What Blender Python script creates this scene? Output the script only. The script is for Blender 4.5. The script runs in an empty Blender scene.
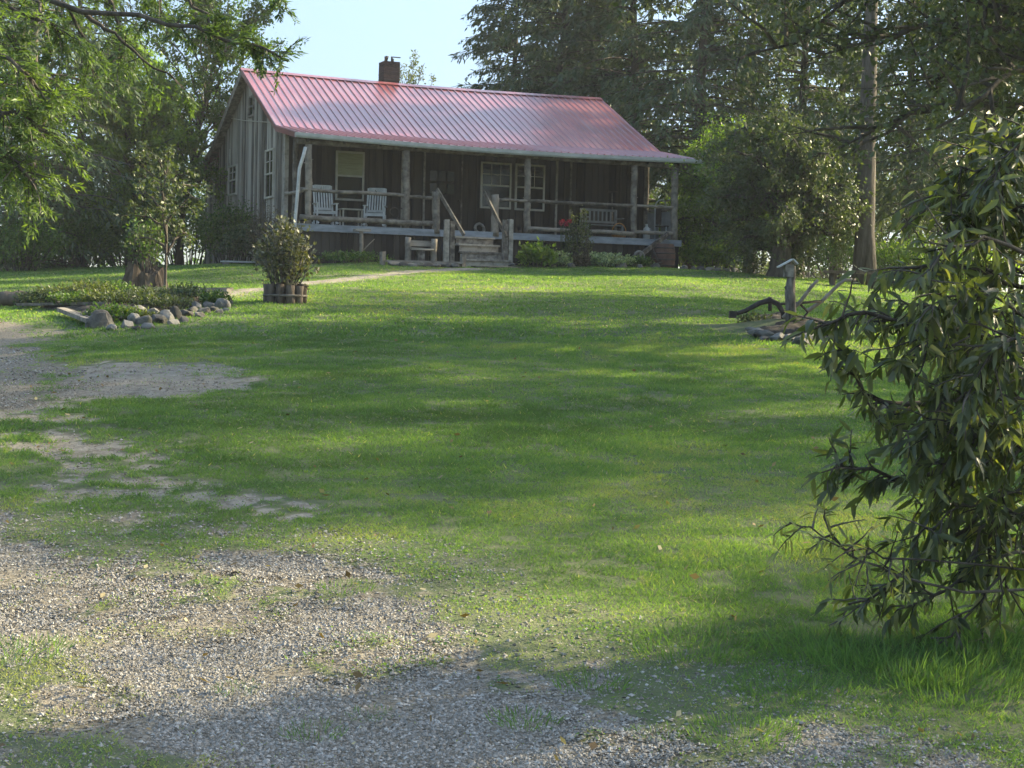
import bpy, bmesh, math, random
import numpy as np
from mathutils import Vector, Matrix

R = math.radians
S = bpy.context.scene
COL = S.collection

# ------------------------------------------------------------------ camera, sky, sun, exposure
F_PX, PITCH, ROLL, EYE = 1580.5, -2.767, 1.388, 1.6
cd = bpy.data.cameras.new('camera'); cam = bpy.data.objects.new('camera', cd); COL.objects.link(cam)
cd.sensor_width = 36.0; cd.lens = F_PX / 1024 * 36.0; cd.clip_end = 3000; cd.clip_start = .05
cam.matrix_world = Matrix.Translation((0, 0, EYE)) @ (Matrix.Rotation(R(90 + PITCH), 4, 'X') @ Matrix.Rotation(R(ROLL), 4, 'Z'))
S.camera = cam

SUN_AZ, SUN_EL = 66.0, 28.0          # azimuth measured clockwise from the view axis (+Y)
w = bpy.data.worlds.new('World'); S.world = w; w.use_nodes = True
nt = w.node_tree
sky = nt.nodes.new('ShaderNodeTexSky'); sky.sky_type = 'NISHITA'; sky.sun_disc = False
sky.sun_elevation = R(SUN_EL); sky.sun_rotation = R(SUN_AZ)
sky.air_density = 0.65; sky.dust_density = 0.9; sky.ozone_density = 1.0
bg = nt.nodes['Background']; bg.inputs[1].default_value = 0.15
# sky light regraded by height: dimmed towards the horizon, boosted overhead (the same in every direction)
wc = nt.nodes.new('ShaderNodeTexCoord'); wx = nt.nodes.new('ShaderNodeSeparateXYZ'); wr = nt.nodes.new('ShaderNodeValToRGB'); wm = nt.nodes.new('ShaderNodeMix')
wm.data_type = 'RGBA'; wm.blend_type = 'MULTIPLY'; wm.inputs[0].default_value = 1.0
wr.color_ramp.elements[0].position = .08; wr.color_ramp.elements[0].color = (.325, .335, .375, 1)
wr.color_ramp.elements[1].position = .62; wr.color_ramp.elements[1].color = (1.35, 1.32, 1.25, 1)
nt.links.new(wc.outputs['Generated'], wx.inputs[0]); nt.links.new(wx.outputs[2], wr.inputs[0])
nt.links.new(sky.outputs[0], wm.inputs[6]); nt.links.new(wr.outputs[0], wm.inputs[7]); nt.links.new(wm.outputs[2], bg.inputs[0])
sl = bpy.data.lights.new('sun', 'SUN'); sl.energy = 4.6; sl.angle = R(.9); sl.color = (1.0, .88, .68)
so = bpy.data.objects.new('sun', sl); COL.objects.link(so)
sv = Vector((math.sin(R(SUN_AZ)) * math.cos(R(SUN_EL)), math.cos(R(SUN_AZ)) * math.cos(R(SUN_EL)), math.sin(R(SUN_EL))))
so.rotation_euler = sv.to_track_quat('Z', 'Y').to_euler(); so.location = (60, 30, 60)
S.view_settings.view_transform = 'Standard'; S.view_settings.look = 'None'
S.view_settings.exposure = 1.97; S.view_settings.gamma = 1.0
S.view_settings.use_white_balance = True; S.view_settings.white_balance_temperature = 7400; S.view_settings.white_balance_tint = 3
S.render.engine = 'CYCLES'
S.cycles.max_bounces = 6; S.cycles.diffuse_bounces = 3; S.cycles.glossy_bounces = 2
S.cycles.transmission_bounces = 3; S.cycles.transparent_max_bounces = 4
S.cycles.use_denoising = True
S.cycles.sample_clamp_indirect = 4

# ------------------------------------------------------------------ helpers
MC = cam.matrix_world
def ray(px, py):
    d = Vector(((px - 512) / F_PX, -(py - 384) / F_PX, -1.0))
    d = MC.to_3x3() @ d
    return d / d.y
def at(px, py, Y):
    d = ray(px, py); return Vector((0, 0, EYE)) + d * Y
MI = MC.inverted()
def proj(p):
    q = MI @ Vector(p); return 512 + F_PX * q.x / -q.z, 384 - F_PX * q.y / -q.z

def hash2(ix, iy, s):
    n = (ix.astype(np.int64) * 374761393 + iy.astype(np.int64) * 668265263 + s * 982451653) & 0x7fffffff
    n = ((n ^ (n >> 13)) * 1274126177) & 0x7fffffff
    return ((n ^ (n >> 16)) & 0xffff) / 65535.0
def vnoise(x, y, s=0):
    x = np.asarray(x, float); y = np.asarray(y, float)
    ix = np.floor(x); iy = np.floor(y); fx = x - ix; fy = y - iy
    fx = fx * fx * (3 - 2 * fx); fy = fy * fy * (3 - 2 * fy)
    a = hash2(ix, iy, s); b = hash2(ix + 1, iy, s); c = hash2(ix, iy + 1, s); d = hash2(ix + 1, iy + 1, s)
    return (a * (1 - fx) + b * fx) * (1 - fy) + (c * (1 - fx) + d * fx) * fy
def fbm(x, y, s=0, o=4):
    v = 0; a = .5; t = 0
    for i in range(o):
        v = v + a * vnoise(np.asarray(x) * 2 ** i, np.asarray(y) * 2 ** i, s + i * 17); t += a; a *= .55
    return v / t

def G(x, y):
    x = np.asarray(x, float); y = np.asarray(y, float)
    z = np.interp(y, [-400, -20, 4, 6, 8, 40, 43, 47, 52, 62, 100, 160, 600], [-1.2, -.8, -.02, .08, .215, 2.50, 2.70, 2.92, 3.08, 3.1, 2.4, .4, .0])
    z = z - .05 * np.clip(np.abs(x) - 4, 0, 12) * np.clip(y / 30, 0, 1)
    z = z + (fbm(x / 6, y / 6, 3, 2) - .5) * .16 * np.clip(y / 14, .2, 1) + (vnoise(x / 1.1, y / 1.1, 9) - .5) * .035
    return z
def gz(x, y): return float(G(x, y))
def gp(px, py):
    d = ray(px, py); prev = None
    Y = 3.0
    while Y < 90:
        z = EYE + d.z * Y
        if z < gz(d.x * Y, Y): break
        Y += .05 if Y < 20 else .15
    return Vector((d.x * Y, Y, gz(d.x * Y, Y)))
def onx(px, Y):                       # ground point under image column px at depth Y
    py = 300
    for _ in range(4):
        p = at(px, py, Y); z = gz(p.x, Y); py = proj((p.x, Y, z))[1]
    return Vector((p.x, Y, z))

def tag(o, label=None, cat=None, group=None, kind=None):
    if label: o['label'] = label
    if cat: o['category'] = cat
    if group: o['group'] = group
    if kind: o['kind'] = kind
    return o
def thing(name, label, cat, loc=(0, 0, 0), rz=0, group=None):
    o = bpy.data.objects.new(name, None); COL.objects.link(o); o.empty_display_size = .2
    o.location = loc; o.rotation_euler = (0, 0, rz)
    return tag(o, label, cat, group)
def copy_tree(o, parent=None):
    c = o.copy(); COL.objects.link(c)
    if parent: c.parent = parent
    for ch in list(o.children): copy_tree(ch, c)
    return c

def mesh_np(name, V, Fq, mat, parent=None, attrs=None, smooth=False, tris=False):
    k = 3 if tris else 4
    me = bpy.data.meshes.new(name)
    V = np.ascontiguousarray(V, dtype=np.float32); Fq = np.ascontiguousarray(Fq, dtype=np.int32)
    me.vertices.add(len(V)); me.vertices.foreach_set('co', V.ravel())
    me.loops.add(Fq.size); me.loops.foreach_set('vertex_index', Fq.ravel())
    me.polygons.add(len(Fq)); me.polygons.foreach_set('loop_start', np.arange(0, Fq.size, k, dtype=np.int32))
    me.polygons.foreach_set('use_smooth', np.full(len(Fq), smooth))
    me.update(calc_edges=True)
    for an, av in (attrs or {}).items():
        a = me.attributes.new(an, 'FLOAT', 'POINT'); a.data.foreach_set('value', np.ascontiguousarray(av, dtype=np.float32))
    if mat: me.materials.append(mat)
    o = bpy.data.objects.new(name, me); COL.objects.link(o)
    if parent: o.parent = parent
    return o

class MB:
    """collects shapes; build() links them as one mesh"""
    def __init__(s): s.v = []; s.f = []; s.t = []; s.sm = []
    def add(s, vs, fs, tint=None, smooth=False):
        b = len(s.v); s.v += [tuple(p) for p in vs]; s.f += [tuple(i + b for i in f) for f in fs]
        t = random.random() if tint is None else tint
        s.t += [t] * len(vs); s.sm += [smooth] * len(fs)
        return s
    def box(s, a, b, tint=None, jit=0.0):
        (x0, y0, z0), (x1, y1, z1) = a, b
        vs = [(x0, y0, z0), (x1, y0, z0), (x1, y1, z0), (x0, y1, z0), (x0, y0, z1), (x1, y0, z1), (x1, y1, z1), (x0, y1, z1)]
        if jit: vs = [(x + random.uniform(-jit, jit), y + random.uniform(-jit, jit), z + random.uniform(-jit, jit)) for x, y, z in vs]
        return s.add(vs, [(0, 3, 2, 1), (4, 5, 6, 7), (0, 1, 5, 4), (1, 2, 6, 5), (2, 3, 7, 6), (3, 0, 4, 7)], tint)
    def bar(s, p, q, wd, ht, up=(0, 0, 1), tint=None):
        p = Vector(p); q = Vector(q); d = (q - p).normalized(); u = Vector(up)
        if abs(d.dot(u)) > .98: u = Vector((0, 1, 0))
        a = d.cross(u).normalized(); b = a.cross(d).normalized()
        vs = [e + a * (i * wd / 2) + b * (j * ht / 2) for e in (p, q) for i, j in ((-1, -1), (1, -1), (1, 1), (-1, 1))]
        return s.add(vs, [(0, 1, 2, 3), (7, 6, 5, 4), (0, 4, 5, 1), (1, 5, 6, 2), (2, 6, 7, 3), (3, 7, 4, 0)], tint)
    def tube(s, pts, radii, n=8, tint=None, rough=0.0, cap=True):
        pts = [Vector(p) for p in pts]
        if not hasattr(radii, '__len__'): radii = [radii] * len(pts)
        vs = []; fs = []; ref = None
        for i, p in enumerate(pts):
            d = (pts[min(i + 1, len(pts) - 1)] - pts[max(i - 1, 0)]).normalized()
            if ref is None:
                ref = Vector((1, 0, 0)) if abs(d.x) < .8 else Vector((0, 1, 0))
            a = (ref - d * ref.dot(d)).normalized(); b = d.cross(a); ref = a
            for k in range(n):
                t = 2 * math.pi * k / n; r = radii[i] * (1 + (random.uniform(-rough, rough) if rough else 0))
                vs.append(p + (a * math.cos(t) + b * math.sin(t)) * r)
        for i in range(len(pts) - 1):
            for k in range(n):
                k2 = (k + 1) % n; fs.append((i * n + k, i * n + k2, (i + 1) * n + k2, (i + 1) * n + k))
        s.add(vs, fs, tint, smooth=n > 5)
        if cap:
            b = len(s.v) - len(vs)
            s.f.append(tuple(b + k for k in reversed(range(n)))); s.sm.append(False)
            s.f.append(tuple(b + (len(pts) - 1) * n + k for k in range(n))); s.sm.append(False)
        return s
    def log(s, p, q, r, n=9, seg=6, wob=.012, rough=.06, tint=None):
        p = Vector(p); q = Vector(q)
        pts = [p.lerp(q, i / seg) + Vector((random.uniform(-wob, wob), random.uniform(-wob, wob), random.uniform(-wob, wob))) for i in range(seg + 1)]
        return s.tube(pts, [r * random.uniform(.93, 1.07) for _ in pts], n, tint, rough)
    def lathe(s, prof, n=20, c=(0, 0, 0), tint=None):
        vs = []; fs = []
        for r, z in prof:
            for k in range(n):
                t = 2 * math.pi * k / n; vs.append((c[0] + r * math.cos(t), c[1] + r * math.sin(t), c[2] + z))
        for i in range(len(prof) - 1):
            for k in range(n):
                k2 = (k + 1) % n; fs.append((i * n + k, i * n + k2, (i + 1) * n + k2, (i + 1) * n + k))
        return s.add(vs, fs, tint, True)
    def build(s, name, mat, parent=None, dz=0.0):
        me = bpy.data.meshes.new(name)
        me.from_pydata([(x, y, z + dz) for x, y, z in s.v], [], s.f); me.update()
        me.polygons.foreach_set('use_smooth', s.sm)
        a = me.attributes.new('tint', 'FLOAT', 'POINT'); a.data.foreach_set('value', s.t)
        me.materials.append(mat)
        o = bpy.data.objects.new(name, me); COL.objects.link(o)
        if parent: o.parent = parent
        return o

# ------------------------------------------------------------------ materials
def new_mat(name):
    m = bpy.data.materials.new(name); m.use_nodes = True
    t = m.node_tree; return m, t, t.nodes['Principled BSDF']
def nd(t, typ, **kw):
    n = t.nodes.new(typ)
    for k, v in kw.items():
        if k.startswith('i_'): n.inputs[k[2:].replace('_', ' ')].default_value = v
        elif k[0] == 'I': n.inputs[int(k[1:])].default_value = v
        else: setattr(n, k, v)
    return n
def ramp(t, stops):
    r = t.nodes.new('ShaderNodeValToRGB'); e = r.color_ramp.elements
    while len(e) < len(stops): e.new(.5)
    for el, (p, c) in zip(e, stops): el.position = p; el.color = (*c, 1)
    return r
def surf(name, c0, c1, scale=(4, 4, 4), rough=.8, bump=.3, bdist=.01, tint=.35, detail=8, spec=.3, c2=None, metallic=0, stain=None):
    """two- or three-tone noise surface; the mesh's tint attribute shifts each board, log or leaf"""
    m, t, b = new_mat(name)
    tc = nd(t, 'ShaderNodeTexCoord'); mp = nd(t, 'ShaderNodeMapping'); mp.inputs['Scale'].default_value = scale
    t.links.new(tc.outputs['Object'], mp.inputs[0])
    at_ = nd(t, 'ShaderNodeAttribute', attribute_name='tint')
    off = nd(t, 'ShaderNodeVectorMath', operation='SCALE'); 
    cmb = nd(t, 'ShaderNodeCombineXYZ'); 
    for i in range(3): t.links.new(at_.outputs['Fac'], cmb.inputs[i])
    t.links.new(cmb.outputs[0], off.inputs[0]); off.inputs['Scale'].default_value = 37.0
    ad = nd(t, 'ShaderNodeVectorMath', operation='ADD'); t.links.new(mp.outputs[0], ad.inputs[0]); t.links.new(off.outputs[0], ad.inputs[1])
    n1 = nd(t, 'ShaderNodeTexNoise'); n1.inputs['Scale'].default_value = 1.0; n1.inputs['Detail'].default_value = detail; n1.inputs['Roughness'].default_value = .62
    t.links.new(ad.outputs[0], n1.inputs['Vector'])
    ma = nd(t, 'ShaderNodeMath', operation='MULTIPLY_ADD'); ma.inputs[1].default_value = tint; 
    t.links.new(at_.outputs['Fac'], ma.inputs[0]); 
    sb = nd(t, 'ShaderNodeMath', operation='SUBTRACT'); t.links.new(n1.outputs[0], sb.inputs[0]); sb.inputs[1].default_value = tint / 2
    t.links.new(sb.outputs[0], ma.inputs[2])
    st = [(.3, c0), (.7, c1)] if c2 is None else [(.28, c0), (.5, c1), (.74, c2)]
    r = ramp(t, st); t.links.new(ma.outputs[0], r.inputs[0])
    out = r.outputs[0]
    if stain:
        sc, col, lo, hi = stain
        n2 = nd(t, 'ShaderNodeTexNoise'); n2.inputs['Scale'].default_value = sc; n2.inputs['Detail'].default_value = 5
        t.links.new(tc.outputs['Object'], n2.inputs['Vector'])
        mr = nd(t, 'ShaderNodeMapRange'); mr.inputs[1].default_value = lo; mr.inputs[2].default_value = hi; t.links.new(n2.outputs[0], mr.inputs[0])
        mx = nd(t, 'ShaderNodeMix', data_type='RGBA'); t.links.new(mr.outputs[0], mx.inputs[0]); t.links.new(out, mx.inputs[6]); mx.inputs[7].default_value = (*col, 1)
        out = mx.outputs[2]
    t.links.new(out, b.inputs['Base Color'])
    b.inputs['Roughness'].default_value = rough; b.inputs['Specular IOR Level'].default_value = spec; b.inputs['Metallic'].default_value = metallic
    if bump:
        bp = nd(t, 'ShaderNodeBump'); bp.inputs['Strength'].default_value = bump; bp.inputs['Distance'].default_value = bdist
        t.links.new(n1.outputs[0], bp.inputs['Height']); t.links.new(bp.outputs[0], b.inputs['Normal'])
    return m
def leafmat(name, stops, trans=.35, rough=.5, spec=.35, tcol=1.6):
    m, t, b = new_mat(name)
    at_ = nd(t, 'ShaderNodeAttribute', attribute_name='tint')
    r = ramp(t, stops); t.links.new(at_.outputs['Fac'], r.inputs[0])
    t.links.new(r.outputs[0], b.inputs['Base Color'])
    b.inputs['Roughness'].default_value = rough; b.inputs['Specular IOR Level'].default_value = spec
    tr = nd(t, 'ShaderNodeBsdfTranslucent')
    mu = nd(t, 'ShaderNodeMix', data_type='RGBA', blend_type='MULTIPLY'); mu.inputs[0].default_value = 1
    t.links.new(r.outputs[0], mu.inputs[6]); mu.inputs[7].default_value = (1.25 * tcol, 1.3 * tcol, .36 * tcol, 1)
    t.links.new(mu.outputs[2], tr.inputs[0])
    ms = nd(t, 'ShaderNodeMixShader'); ms.inputs[0].default_value = trans
    t.links.new(b.outputs[0], ms.inputs[1]); t.links.new(tr.outputs[0], ms.inputs[2])
    t.links.new(ms.outputs[0], t.nodes['Material Output'].inputs[0])
    return m

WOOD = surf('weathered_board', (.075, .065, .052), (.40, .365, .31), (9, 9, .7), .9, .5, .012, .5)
WOODB = surf('weathered_beam', (.06, .05, .042), (.33, .30, .25), (7, 7, 7), .9, .5, .012, .35)
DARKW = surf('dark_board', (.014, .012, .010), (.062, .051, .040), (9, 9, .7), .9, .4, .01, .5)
LOGW = surf('peeled_log', (.07, .06, .048), (.27, .235, .19), (6, 6, 6), .85, .5, .012, .3)
BARK = surf('bark', (.02, .016, .012), (.115, .10, .082), (9, 9, 1.6), .95, .9, .03, .2)
BARKG = surf('grey_bark', (.035, .03, .027), (.15, .14, .125), (9, 9, 1.6), .95, .9, .03, .2)
STUMPW = surf('rotten_wood', (.025, .018, .013), (.14, .112, .085), (7, 7, 1.5), .95, .9, .03, .4)
PALEW = surf('pale_driftwood', (.09, .078, .06), (.31, .28, .235), (1.5, 9, 9), .9, .6, .015, .3)
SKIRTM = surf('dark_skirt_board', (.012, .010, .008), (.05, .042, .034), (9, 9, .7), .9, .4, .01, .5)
DECK = surf('painted_deck_edge', (.14, .155, .17), (.30, .33, .355), (2, 8, 8), .7, .2, .005, .2)
WHITE = surf('white_paint', (.32, .325, .31), (.54, .54, .51), (6, 6, 6), .5, .1, .002, .1)
CREAM = surf('cream_trim', (.30, .28, .23), (.50, .47, .39), (5, 5, 3), .6, .15, .003, .1)
GALV = surf('gutter_metal', (.27, .29, .28), (.44, .46, .45), (3, 3, 3), .42, .05, .002, .1, spec=.5)
BRICK = surf('old_brick', (.028, .023, .02), (.085, .062, .052), (9, 9, 16), .92, .5, .01, .3)
IRON = surf('rusty_iron', (.025, .02, .018), (.085, .062, .048), (9, 9, 9), .75, .3, .004, .2, spec=.4)
RUSTB = surf('rusty_barrel_paint', (.035, .02, .016), (.13, .07, .05), (5, 5, 5), .8, .3, .004, .2)
GNARL = surf('gnarled_grey_log', (.04, .034, .028), (.24, .215, .18), (14, 14, 4), .9, .8, .02, .2)
ROCK = surf('field_stone', (.045, .042, .037), (.20, .19, .17), (5, 5, 5), .92, .7, .03, .45, stain=(3.2, (.07, .075, .05), .52, .7))
GREY = surf('grey_sheet', (.16, .165, .16), (.26, .265, .255), (3, 3, 3), .7, .1, .003, .2)
STRAW = surf('orange_straw', (.28, .11, .03), (.55, .27, .08), (20, 20, 4), .85, .5, .005, .4)
BLIND = surf('yellowed_blind', (.20, .21, .12), (.33, .33, .20), (3, 3, 30), .7, .1, .002, .1)
SOIL = surf('dark_soil', (.03, .024, .018), (.105, .085, .064), (6, 6, 6), .98, .9, .04, .3)

def glassmat():
    m, t, b = new_mat('window_glass'); b.inputs['Base Color'].default_value = (.012, .014, .014, 1)
    b.inputs['Roughness'].default_value = .06; b.inputs['Specular IOR Level'].default_value = .5
    tc = nd(t, 'ShaderNodeTexCoord'); n = nd(t, 'ShaderNodeTexNoise'); n.inputs['Scale'].default_value = 1.5
    bp = nd(t, 'ShaderNodeBump'); bp.inputs['Strength'].default_value = .08; bp.inputs['Distance'].default_value = .02
    t.links.new(tc.outputs['Object'], n.inputs['Vector']); t.links.new(n.outputs[0], bp.inputs['Height']); t.links.new(bp.outputs[0], b.inputs['Normal'])
    return m
GLASS = glassmat()
def roofmat():
    m, t, b = new_mat('red_metal_roof')
    tc = nd(t, 'ShaderNodeTexCoord')
    n = nd(t, 'ShaderNodeTexNoise'); n.inputs['Scale'].default_value = .9; n.inputs['Detail'].default_value = 6
    t.links.new(tc.outputs['Object'], n.inputs['Vector'])
    r = ramp(t, [(.3, (.20, .046, .05)), (.7, (.30, .08, .086))]); t.links.new(n.outputs[0], r.inputs[0])
    mp = nd(t, 'ShaderNodeMapping'); mp.inputs['Scale'].default_value = (9, .7, .7); t.links.new(tc.outputs['Object'], mp.inputs[0])
    n2 = nd(t, 'ShaderNodeTexNoise'); n2.inputs['Scale'].default_value = 1; n2.inputs['Detail'].default_value = 5; t.links.new(mp.outputs[0], n2.inputs['Vector'])
    mr = nd(t, 'ShaderNodeMapRange'); mr.inputs[1].default_value = .46; mr.inputs[2].default_value = .72; mr.inputs[4].default_value = .6; t.links.new(n2.outputs[0], mr.inputs[0])
    mx = nd(t, 'ShaderNodeMix', data_type='RGBA'); t.links.new(mr.outputs[0], mx.inputs[0]); t.links.new(r.outputs[0], mx.inputs[6]); mx.inputs[7].default_value = (.30, .17, .175, 1)
    t.links.new(mx.outputs[2], b.inputs['Base Color'])
    rr = nd(t, 'ShaderNodeMapRange'); rr.inputs[3].default_value = .30; rr.inputs[4].default_value = .46; t.links.new(n.outputs[0], rr.inputs[0])
    t.links.new(rr.outputs[0], b.inputs['Roughness'])
    b.inputs['Specular IOR Level'].default_value = .9; b.inputs['Coat Weight'].default_value = .75; b.inputs['Coat Roughness'].default_value = .22; b.inputs['Coat IOR'].default_value = 1.7
    bp = nd(t, 'ShaderNodeBump'); bp.inputs['Strength'].default_value = .12; bp.inputs['Distance'].default_value = .05
    t.links.new(n.outputs[0], bp.inputs['Height']); t.links.new(bp.outputs[0], b.inputs['Normal'])
    return m
ROOF = roofmat()

HEML = leafmat('hemlock_needles', [(0, (.036, .056, .034)), (.6, (.058, .088, .046)), (1, (.10, .13, .06))], .22, .6, .25)
PINE = leafmat('pine_needles', [(0, (.026, .044, .022)), (.6, (.045, .072, .032)), (1, (.08, .105, .04))], .22, .6, .25)
LEAF = leafmat('green_leaves', [(0, (.032, .065, .018)), (.6, (.055, .105, .026)), (1, (.095, .15, .035))], .38)
LEAFL = leafmat('light_green_leaves', [(0, (.055, .10, .022)), (.6, (.095, .16, .032)), (1, (.15, .21, .045))], .45)
LEAFO = leafmat('olive_leaves', [(0, (.046, .062, .028)), (.6, (.078, .10, .038)), (1, (.13, .15, .055))], .3)
LEAFD = leafmat('dull_dark_leaves', [(0, (.036, .052, .026)), (.6, (.06, .082, .036)), (1, (.10, .12, .05))], .28)
FEATH = leafmat('feathery_needles', [(0, (.048, .082, .032)), (.6, (.085, .135, .046)), (1, (.15, .205, .07))], .38)
PEACH = leafmat('peach_leaves', [(0, (.045, .058, .030)), (.5, (.085, .105, .048)), (.9, (.14, .165, .066)), (1, (.19, .19, .08))], .45, .38, .5)
BRONZE = leafmat('bronze_leaves', [(0, (.04, .046, .026)), (.55, (.075, .082, .045)), (1, (.15, .145, .095))], .25, .45, .5)
RUSSET = leafmat('russet_twigs', [(0, (.045, .038, .025)), (.6, (.075, .06, .038)), (1, (.11, .09, .05))], .2)
VARIEG = leafmat('variegated_leaves', [(0, (.09, .14, .06)), (.5, (.20, .26, .14)), (1, (.42, .46, .32))], .3)
REDFL = leafmat('red_petals', [(0, (.20, .015, .04)), (1, (.42, .035, .09))], .25)
GRASSM = leafmat('grass_blades', [(0, (.062, .108, .044)), (.4, (.103, .186, .070)), (.8, (.172, .25, .092)), (.9, (.23, .25, .11)), (1, (.40, .36, .22))], .42, .7, .12)

# ------------------------------------------------------------------ the ground
def poly_dist(x, y, pts):
    d = np.full(np.shape(x), 1e9)
    for (x0, y0), (x1, y1) in zip(pts[:-1], pts[1:]):
        dx, dy = x1 - x0, y1 - y0; L = dx * dx + dy * dy + 1e-9
        t = np.clip(((x - x0) * dx + (y - y0) * dy) / L, 0, 1)
        d = np.minimum(d, np.hypot(x - x0 - t * dx, y - y0 - t * dy))
    return d
def inpoly(x, y, pts):
    ins = np.zeros(np.shape(x), bool); n = len(pts)
    for i in range(n):
        x0, y0 = pts[i]; x1, y1 = pts[(i + 1) % n]
        c = ((y0 > y) != (y1 > y)) & (x < (x1 - x0) * (y - y0) / (y1 - y0 + 1e-12) + x0)
        ins ^= c
    return ins
def sdf(x, y, pts):                       # positive inside
    d = poly_dist(x, y, list(pts) + [pts[0]]); return np.where(inpoly(x, y, pts), d, -d)
def P2(l): return [(gp(a, b).x, gp(a, b).y) for a, b in l]
DRIVE = [(-14, -6)] + P2([(-300, 505), (-40, 520), (60, 532), (130, 568), (215, 596), (262, 590), (250, 560), (300, 552), (400, 588), (500, 642), (600, 672), (680, 712), (760, 745), (900, 775)]) + [(2.2, 2), (3, -6)]
ISLE = P2([(-60, 660), (60, 640), (150, 668), (230, 740), (330, 790), (-80, 800)])
TURN = P2([(-60, 318), (20, 322), (50, 335), (40, 350), (70, 366), (66, 392), (20, 404), (-60, 410)])
BARE = P2([(50, 372), (90, 362), (150, 359), (200, 365), (245, 380), (235, 390), (150, 393), (100, 398), (40, 415), (-40, 430), (-40, 405), (40, 395)])
TRAIL = P2([(10, 418), (70, 438), (120, 470), (165, 500), (225, 530), (300, 552)])
SAND = [P2([(150, 612), (205, 602), (256, 606), (250, 622), (190, 632), (150, 625)]), P2([(-20, 588), (60, 582), (130, 592), (90, 604), (-20, 606)]), P2([(20, 690), (90, 680), (130, 700), (60, 715)]), P2([(318, 652), (350, 642), (430, 645), (445, 655), (380, 668), (330, 668)]), P2([(600, 735), (700, 745), (720, 755), (620, 752)])]
WALK = P2([(150, 306), (205, 299), (240, 293), (300, 285), (360, 278), (420, 271), (470, 269)])
MOUND = gp(790, 330)

def gravel_mask(x, y):
    nz = fbm(x * 1.6, y * 1.6, 5, 4) - .5
    n2 = fbm(x * 5, y * 5, 8, 3) - .5
    g = sdf(x, y, DRIVE) / .30 + nz * 4.8 + n2 * 3.4 + .15
    isl = sdf(x, y, ISLE) / .34 + nz * 4.5 + n2 * 4
    g = np.minimum(g, -isl * .7 + .6 + n2 * 3.5)
    for s_ in SAND: g = np.minimum(g, -(sdf(x, y, s_) / .16 + nz * 2.4 + n2 * 2.5))
    g = np.maximum(g, sdf(x, y, TURN) / .5 + nz * 2.5 + n2)
    return np.clip(g * .5 + .5, 0, 1)
def dirt_mask(x, y):
    nz = fbm(x * .9, y * 1.6, 15, 4) - .5; n2 = (fbm(x * 4, y * 4, 18, 3) - .5) + (fbm(x * 13, y * 13, 19, 2) - .5) * .8
    d = sdf(x, y, BARE) / .45 + nz * 3 + n2 * 1.8
    d = np.maximum(d, 1 - poly_dist(x, y, TRAIL) / .48 + nz * 4.5 + n2 * 3.6 - .7)
    for s in SAND: d = np.maximum(d, sdf(x, y, s) / .14 + nz * 2 + n2 * 1.5)
    d = np.maximum(d, 1 - poly_dist(x, y, WALK) / .42 + nz * 1.2 + n2 * 1.0)
    return np.clip(d * .5 + .5, 0, 1)

def lines(segs):
    o = [segs[0][0]]
    for a, b, st in segs:
        n = max(1, int(round((b - a) / st))); o += list(a + (b - a) * np.arange(1, n + 1) / n)
    return np.array(o)
gx = lines([(-260, -60, 20), (-60, -16, 4), (-16, -6, .25), (-6, 5, .06), (5, 16, .25), (16, 60, 4), (60, 260, 20)])
gy = lines([(-60, -8, 8), (-8, 3, .5), (3, 12, .06), (12, 26, .10), (26, 48, .2), (48, 80, 1.5), (80, 160, 8), (160, 320, 20)])
GX, GY = np.meshgrid(gx, gy); fx, fy = GX.ravel(), GY.ravel()
gm, dm = gravel_mask(fx, fy), dirt_mask(fx, fy)
fz = G(fx, fy)
rm = np.hypot((fx - MOUND.x + .1) / 1.0, (fy - MOUND.y - .2) / .7); fz = fz + .14 * np.exp(-rm ** 2 * 1.6)
fz = fz - .03 * gm * (fy < 20) - .03 * dm * (fy < 30) + dm * (fbm(fx * 4, fy * 4, 91, 3) - .5) * .05
nxg = len(gx); idx = np.arange(len(fx)).reshape(len(gy), nxg)
q = np.stack([idx[:-1, :-1], idx[:-1, 1:], idx[1:, 1:], idx[1:, :-1]], -1).reshape(-1, 4)
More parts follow.
